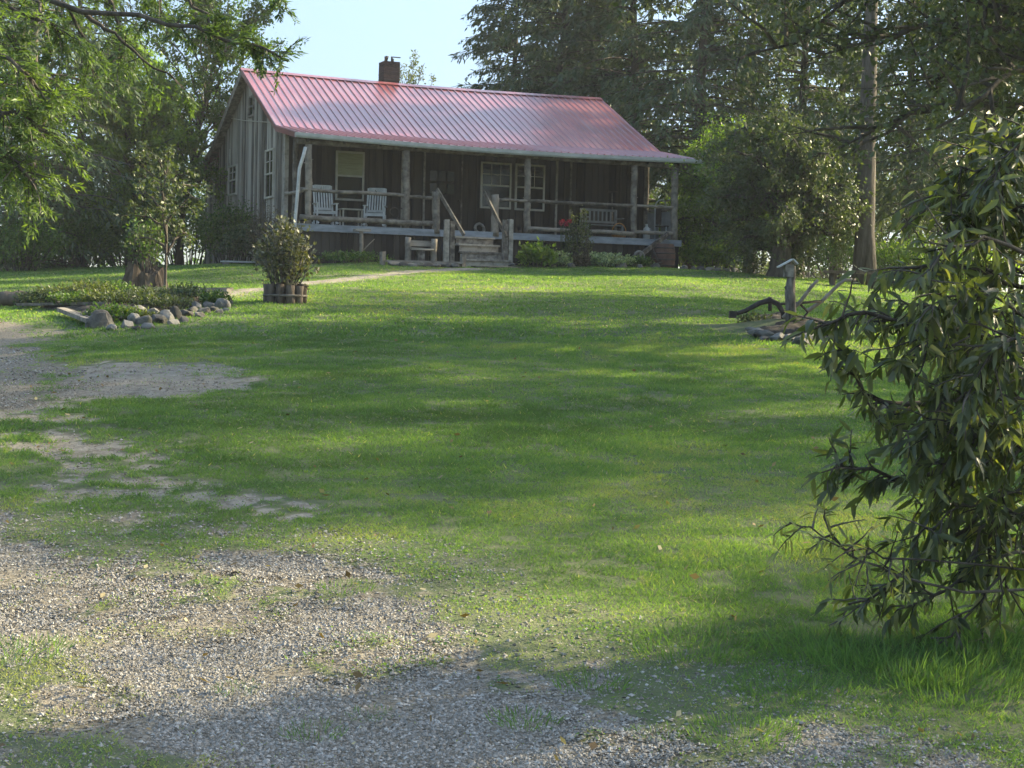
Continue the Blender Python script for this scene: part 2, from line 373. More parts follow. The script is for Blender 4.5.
def groundmat():
    m, t, b = new_mat('ground_soil_and_turf')
    geo = nd(t, 'ShaderNodeTexCoord'); ob = geo.outputs['Object']
    def nz(sc, det=6, ro=.6):
        n = nd(t, 'ShaderNodeTexNoise'); n.inputs['Scale'].default_value = sc; n.inputs['Detail'].default_value = det; n.inputs['Roughness'].default_value = ro
        t.links.new(ob, n.inputs['Vector']); return n
    a1, a2, a3 = nz(.35), nz(7, 8), nz(38, 4, .7)
    turf = ramp(t, [(.3, (.07, .09, .042)), (.5, (.115, .135, .065)), (.70, (.20, .185, .115))]); 
    mixn = nd(t, 'ShaderNodeMath', operation='MULTIPLY_ADD'); mixn.inputs[1].default_value = .55; t.links.new(a2.outputs[0], mixn.inputs[0])
    hl = nd(t, 'ShaderNodeMath', operation='MULTIPLY'); hl.inputs[1].default_value = .45; t.links.new(a1.outputs[0], hl.inputs[0]); t.links.new(hl.outputs[0], mixn.inputs[2])
    t.links.new(mixn.outputs[0], turf.inputs[0])
    dirt = ramp(t, [(.34, (.11, .09, .065)), (.5, (.25, .22, .175)), (.62, (.33, .30, .25))])
    dmx = nd(t, 'ShaderNodeMath', operation='MULTIPLY_ADD'); dmx.inputs[1].default_value = .5; t.links.new(a3.outputs[0], dmx.inputs[0])
    dh = nd(t, 'ShaderNodeMath', operation='MULTIPLY'); dh.inputs[1].default_value = .5; t.links.new(a2.outputs[0], dh.inputs[0]); t.links.new(dh.outputs[0], dmx.inputs[2]); t.links.new(dmx.outputs[0], dirt.inputs[0])
    grav = ramp(t, [(.35, (.10, .083, .06)), (.5, (.20, .175, .135)), (.68, (.31, .28, .23))]); t.links.new(a3.outputs[0], grav.inputs[0])
    def att(n):
        a = nd(t, 'ShaderNodeAttribute', attribute_name=n)
        ad = nd(t, 'ShaderNodeMath', operation='MULTIPLY_ADD'); ad.inputs[1].default_value = .7; t.links.new(a2.outputs[0], ad.inputs[0])
        sb = nd(t, 'ShaderNodeMath', operation='SUBTRACT'); sb.inputs[1].default_value = .35; t.links.new(a.outputs['Fac'], sb.inputs[0]); t.links.new(sb.outputs[0], ad.inputs[2])
        mr = nd(t, 'ShaderNodeMapRange', interpolation_type='SMOOTHSTEP'); mr.inputs[1].default_value = .32; mr.inputs[2].default_value = .68; t.links.new(ad.outputs[0], mr.inputs[0]); return mr
    m1 = nd(t, 'ShaderNodeMix', data_type='RGBA'); t.links.new(att('dirt').outputs[0], m1.inputs[0]); t.links.new(turf.outputs[0], m1.inputs[6]); t.links.new(dirt.outputs[0], m1.inputs[7])
    m2 = nd(t, 'ShaderNodeMix', data_type='RGBA'); t.links.new(att('gravel').outputs[0], m2.inputs[0]); t.links.new(m1.outputs[2], m2.inputs[6]); t.links.new(grav.outputs[0], m2.inputs[7])
    t.links.new(m2.outputs[2], b.inputs['Base Color']); b.inputs['Roughness'].default_value = .95; b.inputs['Specular IOR Level'].default_value = .15
    bp = nd(t, 'ShaderNodeBump'); bp.inputs['Strength'].default_value = .7; bp.inputs['Distance'].default_value = .03
    sm = nd(t, 'ShaderNodeMath', operation='ADD'); t.links.new(a2.outputs[0], sm.inputs[0]); t.links.new(a3.outputs[0], sm.inputs[1])
    t.links.new(sm.outputs[0], bp.inputs['Height']); t.links.new(bp.outputs[0], b.inputs['Normal'])
    return m
GROUND = groundmat()
V = np.stack([fx, fy, fz], 1)
fg, fd = gm[q].mean(1), dm[q].mean(1)
kind_f = np.where(fg > .5, 1, np.where((fd > .5), 2, 0))
def sub_ground(name, sel):
    qq = q[sel]; u, inv = np.unique(qq, return_inverse=True)
    o = mesh_np(name, V[u], inv.reshape(-1, 4), GROUND, attrs={'gravel': gm[u], 'dirt': dm[u]}, smooth=True)
    return tag(o, kind='structure')
tag(sub_ground('lawn', kind_f == 0), 'sloping green lawn rising from the driveway to the cabin', 'lawn')
tag(sub_ground('gravel_driveway', kind_f == 1), 'grey gravel driveway with weedy patches', 'driveway')
tag(sub_ground('dirt_path', kind_f == 2), 'bare tan dirt worn through the lawn, with the footpath to the steps', 'path')

# loose stones of the driveway
rs = np.random.default_rng(4)
def frustum_pts(n, y0, y1, powr=1.0, margin=1.9):
    yy = y0 + (y1 - y0) * rs.random(n) ** powr
    xx = (rs.random(n) * 2 - 1) * (yy * .335 + margin); return xx, yy
def stones(n, y0, y1, s0, s1, thr):
    xx, yy = frustum_pts(n, y0, y1)
    gm_ = gravel_mask(xx, yy); fine = fbm(xx * 2.2, yy * 2.2, 61, 3)                   # bald, dusty spots between the stones
    k = gm_ * np.clip(2.1 - fine * 2.5, .12, 1) + .75 * dirt_mask(xx, yy) * rs.random(n) ** 2 > thr + rs.random(n) * .5
    k |= (sdf(xx, yy, DRIVE) > -1.2 + fine) & (rs.random(n) < .10)
    return xx[k], yy[k], s0 + (s1 - s0) * rs.random(k.sum()) ** 4
parts_ = [stones(900000, 4.6, 9.5, .003, .0115, .26), stones(240000, 9.5, 16, .005, .014, .32), stones(34000, 16, 26, .010, .024, .35)]
sx = np.concatenate([p[0] for p in parts_]); sy = np.concatenate([p[1] for p in parts_]); ss = np.concatenate([p[2] for p in parts_])
sz = G(sx, sy) - .03 * gravel_mask(sx, sy)
n = len(sx)
base = np.array([(1, 0, 0), (0, 1, 0), (-1, 0, 0), (0, -1, 0), (0, 0, 1), (0, 0, -1)], float)
of = np.array([(0, 1, 4), (1, 2, 4), (2, 3, 4), (3, 0, 4), (1, 0, 5), (2, 1, 5), (3, 2, 5), (0, 3, 5)])
vv = base[None] * (.6 + .8 * rs.random((n, 6, 1))) + (rs.random((n, 6, 3)) - .5) * .7
vv[:, :, 2] *= .62
a = rs.random(n) * 6.283; ca, sa = np.cos(a)[:, None], np.sin(a)[:, None]
vx = vv[:, :, 0] * ca - vv[:, :, 1] * sa; vy = vv[:, :, 0] * sa + vv[:, :, 1] * ca
vv = np.stack([vx, vy, vv[:, :, 2]], -1) * ss[:, None, None] + np.stack([sx, sy, sz + ss * .12], 1)[:, None]
STONEM = leafmat('crushed_stone', [(0, (.11, .094, .072)), (.35, (.195, .176, .148)), (.8, (.285, .265, .235)), (1, (.40, .38, .345))], 0.0, .85, .3)
o = mesh_np('gravel', vv.reshape(-1, 3), (of[None] + 6 * np.arange(n)[:, None, None]).reshape(-1, 3), STONEM, attrs={'tint': np.repeat(rs.random(n), 6)}, tris=True)
tag(o, 'loose grey crushed stone spread over the driveway', 'gravel', kind='stuff')

# grass blades
def blades(n, y0, y1, h0, h1, wd, margin=1.9, powr=1.0):
    xx, yy = frustum_pts(n, y0, y1, powr, margin)
    bare = np.maximum(gravel_mask(xx, yy), dirt_mask(xx, yy))
    thin = fbm(xx * .9, yy * .9, 31, 3)
    k = rs.random(n) > np.minimum(bare * 1.08, .955) + np.clip((.42 - thin) * 1.5, 0, .5) + np.clip((.47 - fbm(xx * 5.5, yy * 5.5, 33, 2)) * 4, 0, .75)
    xx, yy, bare, thin = xx[k], yy[k], bare[k], thin[k]; n = len(xx)
    worn = np.clip(1 + sdf(xx, yy, DRIVE) / 1.1, 0, 1) * (yy < 12)
    k = rs.random(len(xx)) > worn * (.58 + .9 * (fbm(xx * 2.1, yy * 2.1, 35, 3) - .3)); xx, yy, bare, worn = xx[k], yy[k], bare[k], worn[k]; n = len(xx)
    tall = .55 + .9 * fbm(xx * .7, yy * .7, 41, 3)
    w2 = 0; wild = np.exp(-((xx - 2.6) / 1.5) ** 2) * np.exp(-((yy - 7.0) / 1.6) ** 2)      # unmown under the peach tree
    h = (h0 + (h1 - h0) * rs.random(n) ** 1.6) * tall * (1 + .5 * wild) * (1 - .3 * worn) * (1 - .55 * bare)
    az = rs.random(n) * 6.283; ln = (.3 + 1.3 * rs.random(n)) * h
    fa = rs.random(n) * 6.283; w2 = wd * (.6 + .8 * rs.random(n))
    z = G(xx, yy) - .004
    b0 = np.stack([xx - np.cos(fa) * w2, yy - np.sin(fa) * w2, z], 1); b1 = np.stack([xx + np.cos(fa) * w2, yy + np.sin(fa) * w2, z], 1)
    tp = np.stack([xx + np.cos(az) * ln, yy + np.sin(az) * ln, z + h * .9], 1)
    t = np.clip(.40 + .22 * worn + (fbm(xx * .5, yy * .5, 51, 4) - .5) * 1.3 + (fbm(xx * 3, yy * 3, 52, 2) - .5) * .7 + (rs.random(n) - .5) * .6 + bare * .3, 0, .9)
    t = np.where(rs.random(n) < .010, 1.0, t)
    return np.stack([b0, b1, tp], 1).reshape(-1, 3), np.repeat(t, 3)
gs = [blades(900000, 4.8, 11, .008, .040, .0026), blades(860000, 11, 21, .014, .046, .0042), blades(500000, 21, 47, .02, .06, .010, 2.5)]
gv = np.concatenate([g[0] for g in gs]); gt = np.concatenate([g[1] for g in gs])
o = mesh_np('grass', gv, np.arange(len(gv)).reshape(-1, 3), GRASSM, attrs={'tint': gt}, tris=True)
tag(o, 'short mown grass blades covering the lawn', 'grass', kind='stuff')

# ------------------------------------------------------------------ the cabin
HX, HY, TH = -5.727, 42.819, R(23.103)
FLZ = EYE + 2.121                               # porch floor height
HG = 2.70; FW = FLZ - HG                        # house origin on the ground; floor above it
CT, ST = math.cos(TH), math.sin(TH)
def H(u, v, wv): return Vector((HX + u * CT - v * ST, HY + u * ST + v * CT, FLZ + wv))
def hu(px, v, wv):
    a, b = -6.0, 20.0
    for _ in range(50):
        c = (a + b) / 2
        if proj(H(c, v, wv))[0] < px: a = c
        else: b = c
    return a
def hv(px, u, wv):
    a, b = -2.0, 16.0
    for _ in range(50):
        c = (a + b) / 2
        if proj(H(u, c, wv))[0] > px: a = c
        else: b = c
    return a
def hw(py, u, v):
    a, b = -3.0, 8.0
    for _ in range(50):
        c = (a + b) / 2
        if proj(H(u, v, c))[1] > py: a = c
        else: b = c
    return a
random.seed(11)
LEN, PD, HD, WB, WR = 11.46, 1.98, 4.31, 2.80, 4.92
VR = PD + HD; VB = PD + 2 * HD
OL, OR = .31, .41
house = thing('log_cabin', 'weathered board cabin with red ribbed metal roof and long front porch', 'cabin', (HX, HY, HG), TH)
def hb(mb, name, mat, parent=None): return mb.build(name, mat, parent or house, FW)
def roofw(v):
    if v < PD: return 2.43 + (WB - 2.43) * (v + .2) / (PD + .2)
    return WB + (WR - WB) * (1 - abs(v - VR) / HD)
# walls
def board_wall(fixed, axis, a0, a1, lo, topf, mat, name, face, skip=()):
    mb = MB(); a = a0
    while a < a1 - .02:
        wd = min(random.uniform(.15, .27), a1 - a); b = a + wd - .007
        d = face * random.uniform(.0, .014); th = -face * .05
        t0, t1 = topf(a), topf(b); l0 = lo + random.uniform(-.03, .05)
        pr = [(a, l0), (b, l0), (b, t1), (a, t0)]
        vs = []
        for off in (d, d + th):
            for s_, w_ in pr: vs.append((fixed + off, s_, w_) if axis == 'u' else (s_, fixed + off, w_))
        mb.add(vs, [(0, 1, 2, 3), (7, 6, 5, 4), (0, 4, 5, 1), (1, 5, 6, 2), (2, 6, 7, 3), (3, 7, 4, 0)])
        if random.random() < .55:
            m0 = b - .02; mw = .045
            vs = []
            for off in (d + face * .022, d):
                for s_, w_ in ((m0, l0), (m0 + mw, l0), (m0 + mw, topf(m0 + mw) - .01), (m0, topf(m0) - .01)): vs.append((fixed + off, s_, w_) if axis == 'u' else (s_, fixed + off, w_))
            mb.add(vs, [(0, 1, 2, 3), (7, 6, 5, 4), (0, 4, 5, 1), (1, 5, 6, 2), (2, 6, 7, 3), (3, 7, 4, 0)])
        a += wd
    return hb(mb, name, mat)
tag(board_wall(0.0, 'u', PD + .02, VB - .25, -1.15, lambda v: roofw(v) - .10, WOOD, 'wall', -1), 'grey weathered gable wall of upright boards')
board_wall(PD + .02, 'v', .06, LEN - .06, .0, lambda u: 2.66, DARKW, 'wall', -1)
board_wall(LEN, 'u', PD + .02, VB - .25, -1.15, lambda v: roofw(v) - .10, WOOD, 'wall', 1)
board_wall(VB - .27, 'v', .06, LEN - .06, -1.15, lambda u: 2.66, WOOD, 'wall', 1)
mb = MB()                                          # corner boards
mb.box((-.045, PD - .06, -1.1), (.07, PD + .018, 2.66)); mb.box((-.045, PD + .022, -1.1), (-.018, PD + .12, 2.64))
hb(mb, 'corner_board', WOODB)
# rear lean-to
mb = MB(); a = VB - .24
while a < VB + 2.3:
    wd = random.uniform(.16, .26); tp = 2.62 - (a - VB) * .22
    mb.box((.10 + random.uniform(0, .012), a, -1.2), (.15, a + wd - .006, tp)); a += wd
hb(mb, 'lean_to_wall', WOOD)
mb = MB(); mb.add([(-OL, VB - .1, 2.86), (LEN, VB - .1, 2.86), (LEN, VB + 2.8, 2.2), (-OL, VB + 2.8, 2.2), (-OL, VB - .1, 2.74), (LEN, VB - .1, 2.74), (LEN, VB + 2.8, 2.08), (-OL, VB + 2.8, 2.08)],
    [(0, 1, 2, 3), (7, 6, 5, 4), (0, 4, 5, 1), (1, 5, 6, 2), (2, 6, 7, 3), (3, 7, 4, 0)])
hb(mb, 'lean_to_roof', ROOF)
# roof sheets with standing ribs; the old ridge and eave sag a little in the middle
def sag(u): s_ = (u + OL) / (LEN + OL + OR); return -.075 * math.sin(math.pi * s_)
mb = MB(); U0, U1 = -OL, LEN + OR
NS = 26
def sheet(v0, w0, v1, w1, th=.03):
    vs = []; fs = []
    for i in range(NS + 1):
        u = U0 + (U1 - U0) * i / NS; g = sag(u)
        vs += [(u, v0, w0 + g), (u, v1, w1 + g), (u, v1, w1 + g - th), (u, v0, w0 + g - th)]
    for i in range(NS):
        b = i * 4
        for k in range(4): fs.append((b + k, b + (k + 1) % 4, b + 4 + (k + 1) % 4, b + 4 + k))
    fs += [(3, 2, 1, 0), tuple(NS * 4 + k for k in range(4))]
    mb.add(vs, fs, .5)
EV = -.22; EW = 2.43
sheet(VR, WR, PD, WB); sheet(PD - .005, WB - .012, EV, EW - .012); sheet(VR + .002, WR, VB + .25, WB - .13)
nr = 53
for i in range(nr + 1):
    u = U0 + .02 + (U1 - U0 - .04) * i / nr; g = sag(u)
    for (v0, w0), (v1, w1) in (((VR, WR), (PD, WB)), ((PD, WB), (EV, EW - .012)), ((VR, WR), (VB + .25, WB - .13))):
        vs = [(u - .026, v0, w0 + g), (u + .026, v0, w0 + g), (u + .012, v0, w0 + g + .032), (u - .012, v0, w0 + g + .032),
              (u - .026, v1, w1 + g), (u + .026, v1, w1 + g), (u + .012, v1, w1 + g + .032), (u - .012, v1, w1 + g + .032)]
        mb.add(vs, [(0, 4, 7, 3), (3, 7, 6, 2), (2, 6, 5, 1), (4, 5, 6, 7)], .5)
roof = hb(mb, 'roof', ROOF)
mb = MB(); vs = []; fs = []
for i in range(NS + 1):
    u = U0 - .02 + (U1 - U0 + .04) * i / NS; g = sag(u) + .04
    vs += [(u, VR - .17, WR - .083 + g), (u, VR, WR + .008 + g), (u, VR + .17, WR - .083 + g)]
for i in range(NS):
    b = i * 3; fs += [(b, b + 3, b + 4, b + 1), (b + 1, b + 4, b + 5, b + 2)]
mb.add(vs, fs, .5); hb(mb, 'ridge_cap', ROOF, roof)
# rake boards and soffit at both gable ends
for ue, sgn in ((U0, 1), (U1, -1)):
    mb = MB()
    for (v0, w0), (v1, w1) in (((VR, WR - .035), (VB + .25, WB - .165)),):
        mb.bar((ue + sgn * .012, v0, w0 - .09), (ue + sgn * .012, v1, w1 - .09), .026, .18, (0, 0, 1))
    hb(mb, 'rake_board', WOODB)
    mb = MB()
    for (v0, w0), (v1, w1) in (((VR, WR - .035), (PD, WB - .035)), ((PD, WB - .05), (EV, EW - .05))):
        mb.bar((ue + sgn * .012, v0, w0 - .05), (ue + sgn * .012, v1, w1 - .05), .026, .10, (0, 0, 1))
    o = hb(mb, 'rake_trim', ROOF)
    mb = MB()
    for (v0, w0), (v1, w1) in (((VR - .05, WR - .11), (PD + .05, WB - .06)), ((VR + .05, WR - .11), (VB + .2, WB - .2))):
        a_, b_ = (ue + sgn * .03, ue + sgn * .30)
        mb.add([(a_, v0, w0), (b_, v0, w0), (b_, v1, w1), (a_, v1, w1)], [(0, 1, 2, 3)])
    hb(mb, 'soffit', WOODB)
# porch ceiling, beam, deck
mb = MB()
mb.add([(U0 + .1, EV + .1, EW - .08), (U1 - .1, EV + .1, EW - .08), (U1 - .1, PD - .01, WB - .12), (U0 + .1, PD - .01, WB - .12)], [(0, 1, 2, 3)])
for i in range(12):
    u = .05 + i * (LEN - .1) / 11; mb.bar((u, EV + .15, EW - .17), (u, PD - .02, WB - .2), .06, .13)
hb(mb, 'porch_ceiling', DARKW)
mb = MB(); mb.log((-.2, .05, 2.22), (LEN + .3, .05, 2.20), .085, 10, 14, .006); hb(mb, 'porch_beam', LOGW)
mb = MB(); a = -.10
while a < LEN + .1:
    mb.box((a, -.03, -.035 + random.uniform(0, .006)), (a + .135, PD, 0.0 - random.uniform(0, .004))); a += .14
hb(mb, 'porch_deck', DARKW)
mb = MB()
for a, b in ((-.22, 3.9), (3.905, 7.7), (7.705, LEN + .12)): mb.box((a, -.075, -.185), (b, -.034, .006), jit=.004)
hb(mb, 'deck_edge', DECK)
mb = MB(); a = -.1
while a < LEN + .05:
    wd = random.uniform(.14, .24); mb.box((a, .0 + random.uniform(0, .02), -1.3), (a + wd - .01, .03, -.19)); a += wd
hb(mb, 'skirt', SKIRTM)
# gutter and downspout
mb = MB(); vs = []; fs = []
prof = [(0, 0), (0, -.09), (-.03, -.125), (-.085, -.125), (-.115, -.08), (-.125, .005), (-.112, .005), (-.105, -.075), (-.08, -.11), (-.035, -.11), (-.012, -.08), (-.012, 0)]
for i in range(NS + 1):
    u = U0 - .03 + (U1 + .32 - U0) * i / NS; g = sag(u) * 1.2
    vs += [(u, EV + .055 + p, EW - .015 + q_ + g) for p, q_ in prof]
k = len(prof)
for i in range(NS):
    for j in range(k): fs.append((i * k + j, i * k + (j + 1) % k, (i + 1) * k + (j + 1) % k, (i + 1) * k + j))
fs.append(tuple(range(k))); fs.append(tuple(NS * k + j for j in range(k)))
mb.add(vs, fs, .4); hb(mb, 'gutter', GALV)
dsp = []
for px, py, v in ((305.5, 147, -.21), (303, 157, -.2), (299.5, 168, -.16), (297, 200, -.14), (295, 222, -.14), (293.5, 247, -.2)):
    u = hu(px, v, hw(py, 0, v)); dsp.append((u, v, hw(py, u, v)))
mb = MB(); mb.tube(dsp, .047, 8); hb(mb, 'downspout', WHITE)
# porch posts and rails
POSTS = [hu(308, .06, 1.2), hu(405.5, .06, 1.2), hu(527, .06, 1.2), hu(633.5, .06, 1.2), hu(674, .06, 1.2)]
for u in POSTS:
    mb = MB(); mb.log((u + .03, .06, 0), (u, .06, 2.15), random.uniform(.092, .108), 10, 8, .012, .09)
    for k in range(3):
        z = random.uniform(.5, 2); s_ = random.choice((-1, 1)); mb.tube([(u, .06, z), (u + s_ * .13, .03, z + .05)], [.03, .012], 6)
    hb(mb, 'porch_post', LOGW)
for (u, v) in ((.02, 1.02), (LEN - .05, PD - .06)):
    mb = MB(); mb.log((u, v, 0), (u, v, 2.4), .075, 9, 7, .01); hb(mb, 'porch_post', LOGW)
def rail(p, q_, r, name='rail', mat=LOGW, seg=9):
    mb = MB(); mb.log(p, q_, r, 9, seg, .012, .08)
    if (Vector(p) - Vector(q_)).length > 1.5:
        for _ in range(3):
            f = random.random(); c = Vector(p).lerp(Vector(q_), f); mb.tube([c, c + Vector((random.uniform(-.1, .1), -.05, random.uniform(-.12, .14)))], [.018, .007], 5)
    return hb(mb, name, mat)
uL = hu(435, .05, .6); uR = hu(494, .05, .6)
W_UP = hw(189.5, POSTS[0], .0); W_UP2 = hw(206, POSTS[3], 0)
rail((-.1, .02, W_UP), (POSTS[1], .02, hw(195.5, POSTS[1], 0)), .05); rail((POSTS[1] + .0, .03, hw(196, POSTS[1], 0)), (uL, .03, hw(198, uL, 0)), .052)
rail((-.1, -.02, .17), (uL, .0, .16), .075, 'rail', LOGW, 16)
rail((uR, .03, hw(199, uR, 0)), (POSTS[2], .03, hw(201, POSTS[2], 0)), .045)
rail((POSTS[2], .02, hw(200.5, POSTS[2], 0)), (POSTS[3], .02, W_UP2), .055); rail((POSTS[2], .0, .15), (POSTS[3], .0, .14), .062)
rail((POSTS[3], .03, W_UP2 + .02), (POSTS[4], .03, W_UP2 + .02), .045); rail((POSTS[3], .03, .19), (POSTS[4], .03, .2), .06)
rail((-.02, .1, W_UP - .03), (-.02, PD - .1, W_UP - .02), .045); rail((LEN + .0, .1, W_UP2), (LEN + .0, PD - .1, W_UP2), .045)
for u, v in ((LEN - .02, .55), (LEN - .02, 1.55)):                                     # grey panels at the open right end
    mb = MB(); mb.box((u - .012, v - .42, .06), (u + .012, v + .42, W_UP2 - .07)); hb(mb, 'end_panel', GREY)
# stair posts
for u, top in ((uL, hw(192, uL, .05)), (uR, hw(195, uR, .05))):
    mb = MB(); mb.log((u + .02, .0, -.1), (u, .0, top), .115, 9, 7, .014, .1); hb(mb, 'stair_post', LOGW)
VL = -1.0
uA, uB = hu(449, VL, -.1), hu(507.5, VL, -.1)
GW = lambda u, v: gz(H(u, v, 0).x, H(u, v, 0).y) - FLZ
for u, dx in ((uA, .0), (uB, .0)):
    g = GW(u, VL); mb = MB()
    for s_ in (-.075, .085): mb.box((u + s_ - .068, VL - .07, g - .1), (u + s_ + .068, VL + .07, hw(219.5, u, VL) + random.uniform(-.05, .02)), jit=.012)
    hb(mb, 'newel_post', WOODB)
def hp(px, py, v):
    wv = 0
    for _ in range(12):
        u = hu(px, v, wv); wv = hw(py, u, v)
    return (u, v, wv)
mb = MB(); mb.bar(hp(437, 189, .0), hp(464, 235, -1.12), .05, .10); hb(mb, 'handrail', LOGW)
mb = MB(); mb.bar(hp(484, 192, -.05), hp(506.5, 237, -1.14), .05, .10); hb(mb, 'handrail', LOGW)
# steps
s0, s1 = hu(455, -.3, -.3), hu(494, -.3, -.3)
for i in range(4):
    tw = -.17 - i * .215; d0 = -.08 - i * .27; mb = MB()
    mb.box((s0 - .02, d0 - .30, tw - .05), (s1 + .05 * i, d0 - .0, tw), jit=.006)
    mb.box((s0 + .02, d0 - .26, tw - .25), (s1 + .05 * i - .04, d0 - .235, tw - .052), jit=.004)
    hb(mb, 'step', WOODB)
# windows and door of the front wall
VW = PD - .005
def window(x0, y0, x1, y1, mun=(3, 2), blind=False, lower=True):
    v = VW - .03; um, = [hu((x0 + x1) / 2, v, 1.4)]
    wt = hw((y0), hu(x0, v, 1.9), v); wb_ = hw(y1, hu(x0, v, .8), v); ua, ub = hu(x0, v, 1.4), hu(x1, v, 1.4); mid = wt - (wt - wb_) * .5
    f = MB(); T = .055
    for a, b in (((ua, v - .03, wb_), (ua + T, v + .03, wt)), ((ub - T, v - .03, wb_), (ub, v + .03, wt)), ((ua + T, v - .03, wt - T), (ub - T, v + .03, wt)), ((ua + T, v - .035, wb_), (ub - T, v + .03, wb_ + T)), ((ua + T, v - .022, mid - .025), (ub - T, v + .028, mid + .025))): f.box(a, b, .5)
    fr = hb(f, 'window', CREAM)
    if mun:
        m = MB(); nx_, ny_ = mun
        for i in range(1, nx_):
            c = ua + T + (ub - ua - 2 * T) * i / nx_; m.box((c - .009, v - .012, mid + .025), (c + .009, v + .0, wt - T), .3)
        for j in range(1, ny_):
            c = mid + .025 + (wt - T - mid - .025) * j / ny_; m.box((ua + T, v - .010, c - .009), (ub - T, v - .001, c + .009), .3)
        hb(m, 'muntin', CREAM, fr)
    g = MB(); g.box((ua + T - .003, v + .004, wb_ + T - .003), (ub - T + .003, v + .012, wt - T + .003), .5); hb(g, 'pane', GLASS, fr)
    if blind:
        g = MB(); g.box((ua + T, v - .014, mid + .027), (ub - T, v - .002, wt - T - .002), .5); hb(g, 'blind', BLIND, fr)
    return fr
window(335.5, 150.5, 364, 200, None, True); window(480.5, 161.5, 511, 208); window(515, 163.5, 544.5, 210)
v = VW - .03; ua, ub = hu(423, v, 1), hu(462, v, 1); wt = hw(150, ua, v)
d = MB(); d.box((ua + .05, v - .01, .02), (ub - .05, v + .02, wt - .05), .3)
door = hb(d, 'door', DARKW)
d = MB(); d.box((ua, v - .03, 0), (ua + .05, v + .03, wt)); d.box((ub - .05, v - .03, 0), (ub, v + .03, wt)); d.box((ua + .05, v - .028, wt - .05), (ub - .05, v + .03, wt)); hb(d, 'frame', WOODB, door)
d = MB()
for i in range(3):
    for j in range(2):
        c = ua + .2 + i * .27; e = 1.15 + j * .36; d.box((c, v - .016, e), (c + .21, v - .011, e + .3))
hb(d, 'pane', GLASS, door)
d = MB(); d.lathe([(.0, .0), (.03, .0), (.03, .06), (.0, .06)], 10, (ub - .12, v - .04, .95)); hb(d, 'handle', IRON, door)
for px in (570, 402, 556):                                                            # upright trim boards on the dark wall
    d = MB(); u = hu(px, VW, 1.2); d.box((u - .035, VW - .035, 0.0), (u + .035, VW - .012, 2.6)); hb(d, 'wall_batten', WOODB)
# windows of the gable wall
def gwindow(xa, xb, y0, y1, trim=CREAM, T=.06, mun=True):
    u = -.03; va, vb = hv(xb, u, 1.2), hv(xa, u, 1.2); vm = (va + vb) / 2; wt, wb_ = hw(y0, u, vm), hw(y1, u, vm); mid = (wt + wb_) / 2
    f = MB()
    for a, b in (((u - .03, va, wb_), (u + .025, va + T, wt)), ((u - .03, vb - T, wb_), (u + .025, vb, wt)), ((u - .03, va + T, wt - T), (u + .025, vb - T, wt)), ((u - .04, va + T, wb_), (u + .025, vb - T, wb_ + T)), ((u - .02, va + T, mid - .025), (u + .02, vb - T, mid + .025))): f.box(a, b, .5)
    if mun:
        vm = (va + vb) / 2; f.box((u - .012, vm - .012, mid + .025), (u + .004, vm + .012, wt - T), .4)
        c = (mid + wt) / 2; f.box((u - .011, va + T, c - .012), (u + .003, vb - T, c + .012), .4)
    fr = hb(f, 'window', trim)
    g = MB(); g.box((u + .006, va + T - .003, wb_ + T - .003), (u + .012, vb - T + .003, wt - T + .003), .5); hb(g, 'pane', GLASS, fr)
    return fr
gwindow(265, 273.5, 149, 198.5); gwindow(228.5, 236.5, 165, 195.5); gwindow(209.5, 214.5, 162, 197, mun=False)
gwindow(247.5, 252.5, 96, 117, WOODB, .05, False)
m = MB(); v = hv(230, -.04, 2.3); m.box((-.07, v - .03, hw(163, -.05, v)), (-.03, v + .03, hw(149, -.05, v))); hb(m, 'vent_pipe', CREAM)
m = MB(); va, vb = hv(219, -.05, 3), hv(273, -.05, 2.9); pa = (-.05, va, hw(116, -.05, va)); pb = (-.05, vb, hw(122.5, -.05, vb)); m.tube([pa, Vector(pa).lerp(Vector(pb), .5) - Vector((0, 0, .05)), pb], .014, 6); hb(m, 'service_cable', CREAM)
# chimney
vc = VR + .45; uc = hu(389, vc, WR); ww = .27
m = MB(); wt = hw(62.5, uc, vc - ww)
course = .085; z = WR - .6; i = 0
while z < wt - .02:
    for fx_ in range(2):
        pass
    m.box((uc - ww + random.uniform(0, .008), vc - ww + random.uniform(0, .008), z), (uc + ww - random.uniform(0, .008), vc + ww, z + course - .008), random.random()); z += course
ch = hb(m, 'chimney', BRICK)
m = MB(); m.box((uc - ww + .02, vc - ww + .02, wt - .03), (uc + ww - .02, vc + ww - .02, wt + .02), .1)
hb(m, 'chimney_top', BRICK, ch)
m = MB()
for dx, dy, hh in ((-.17, -.1, .2), (-.08, .05, .24), (.06, -.05, .22), (.15, .1, .18)): m.box((uc + dx - .022, vc + dy - .03, wt + .02), (uc + dx + .022, vc + dy + .03, wt + hh))
m.tube([(uc - .18, vc - .1, wt + .1), (uc - .08, vc - .1, wt + .2), (uc - .1, vc, wt + .05)], .022, 6); m.box((uc + .08, vc - .12, wt + .19), (uc + .33, vc - .06, wt + .215))
hb(m, 'chimney_cap', IRON, ch)

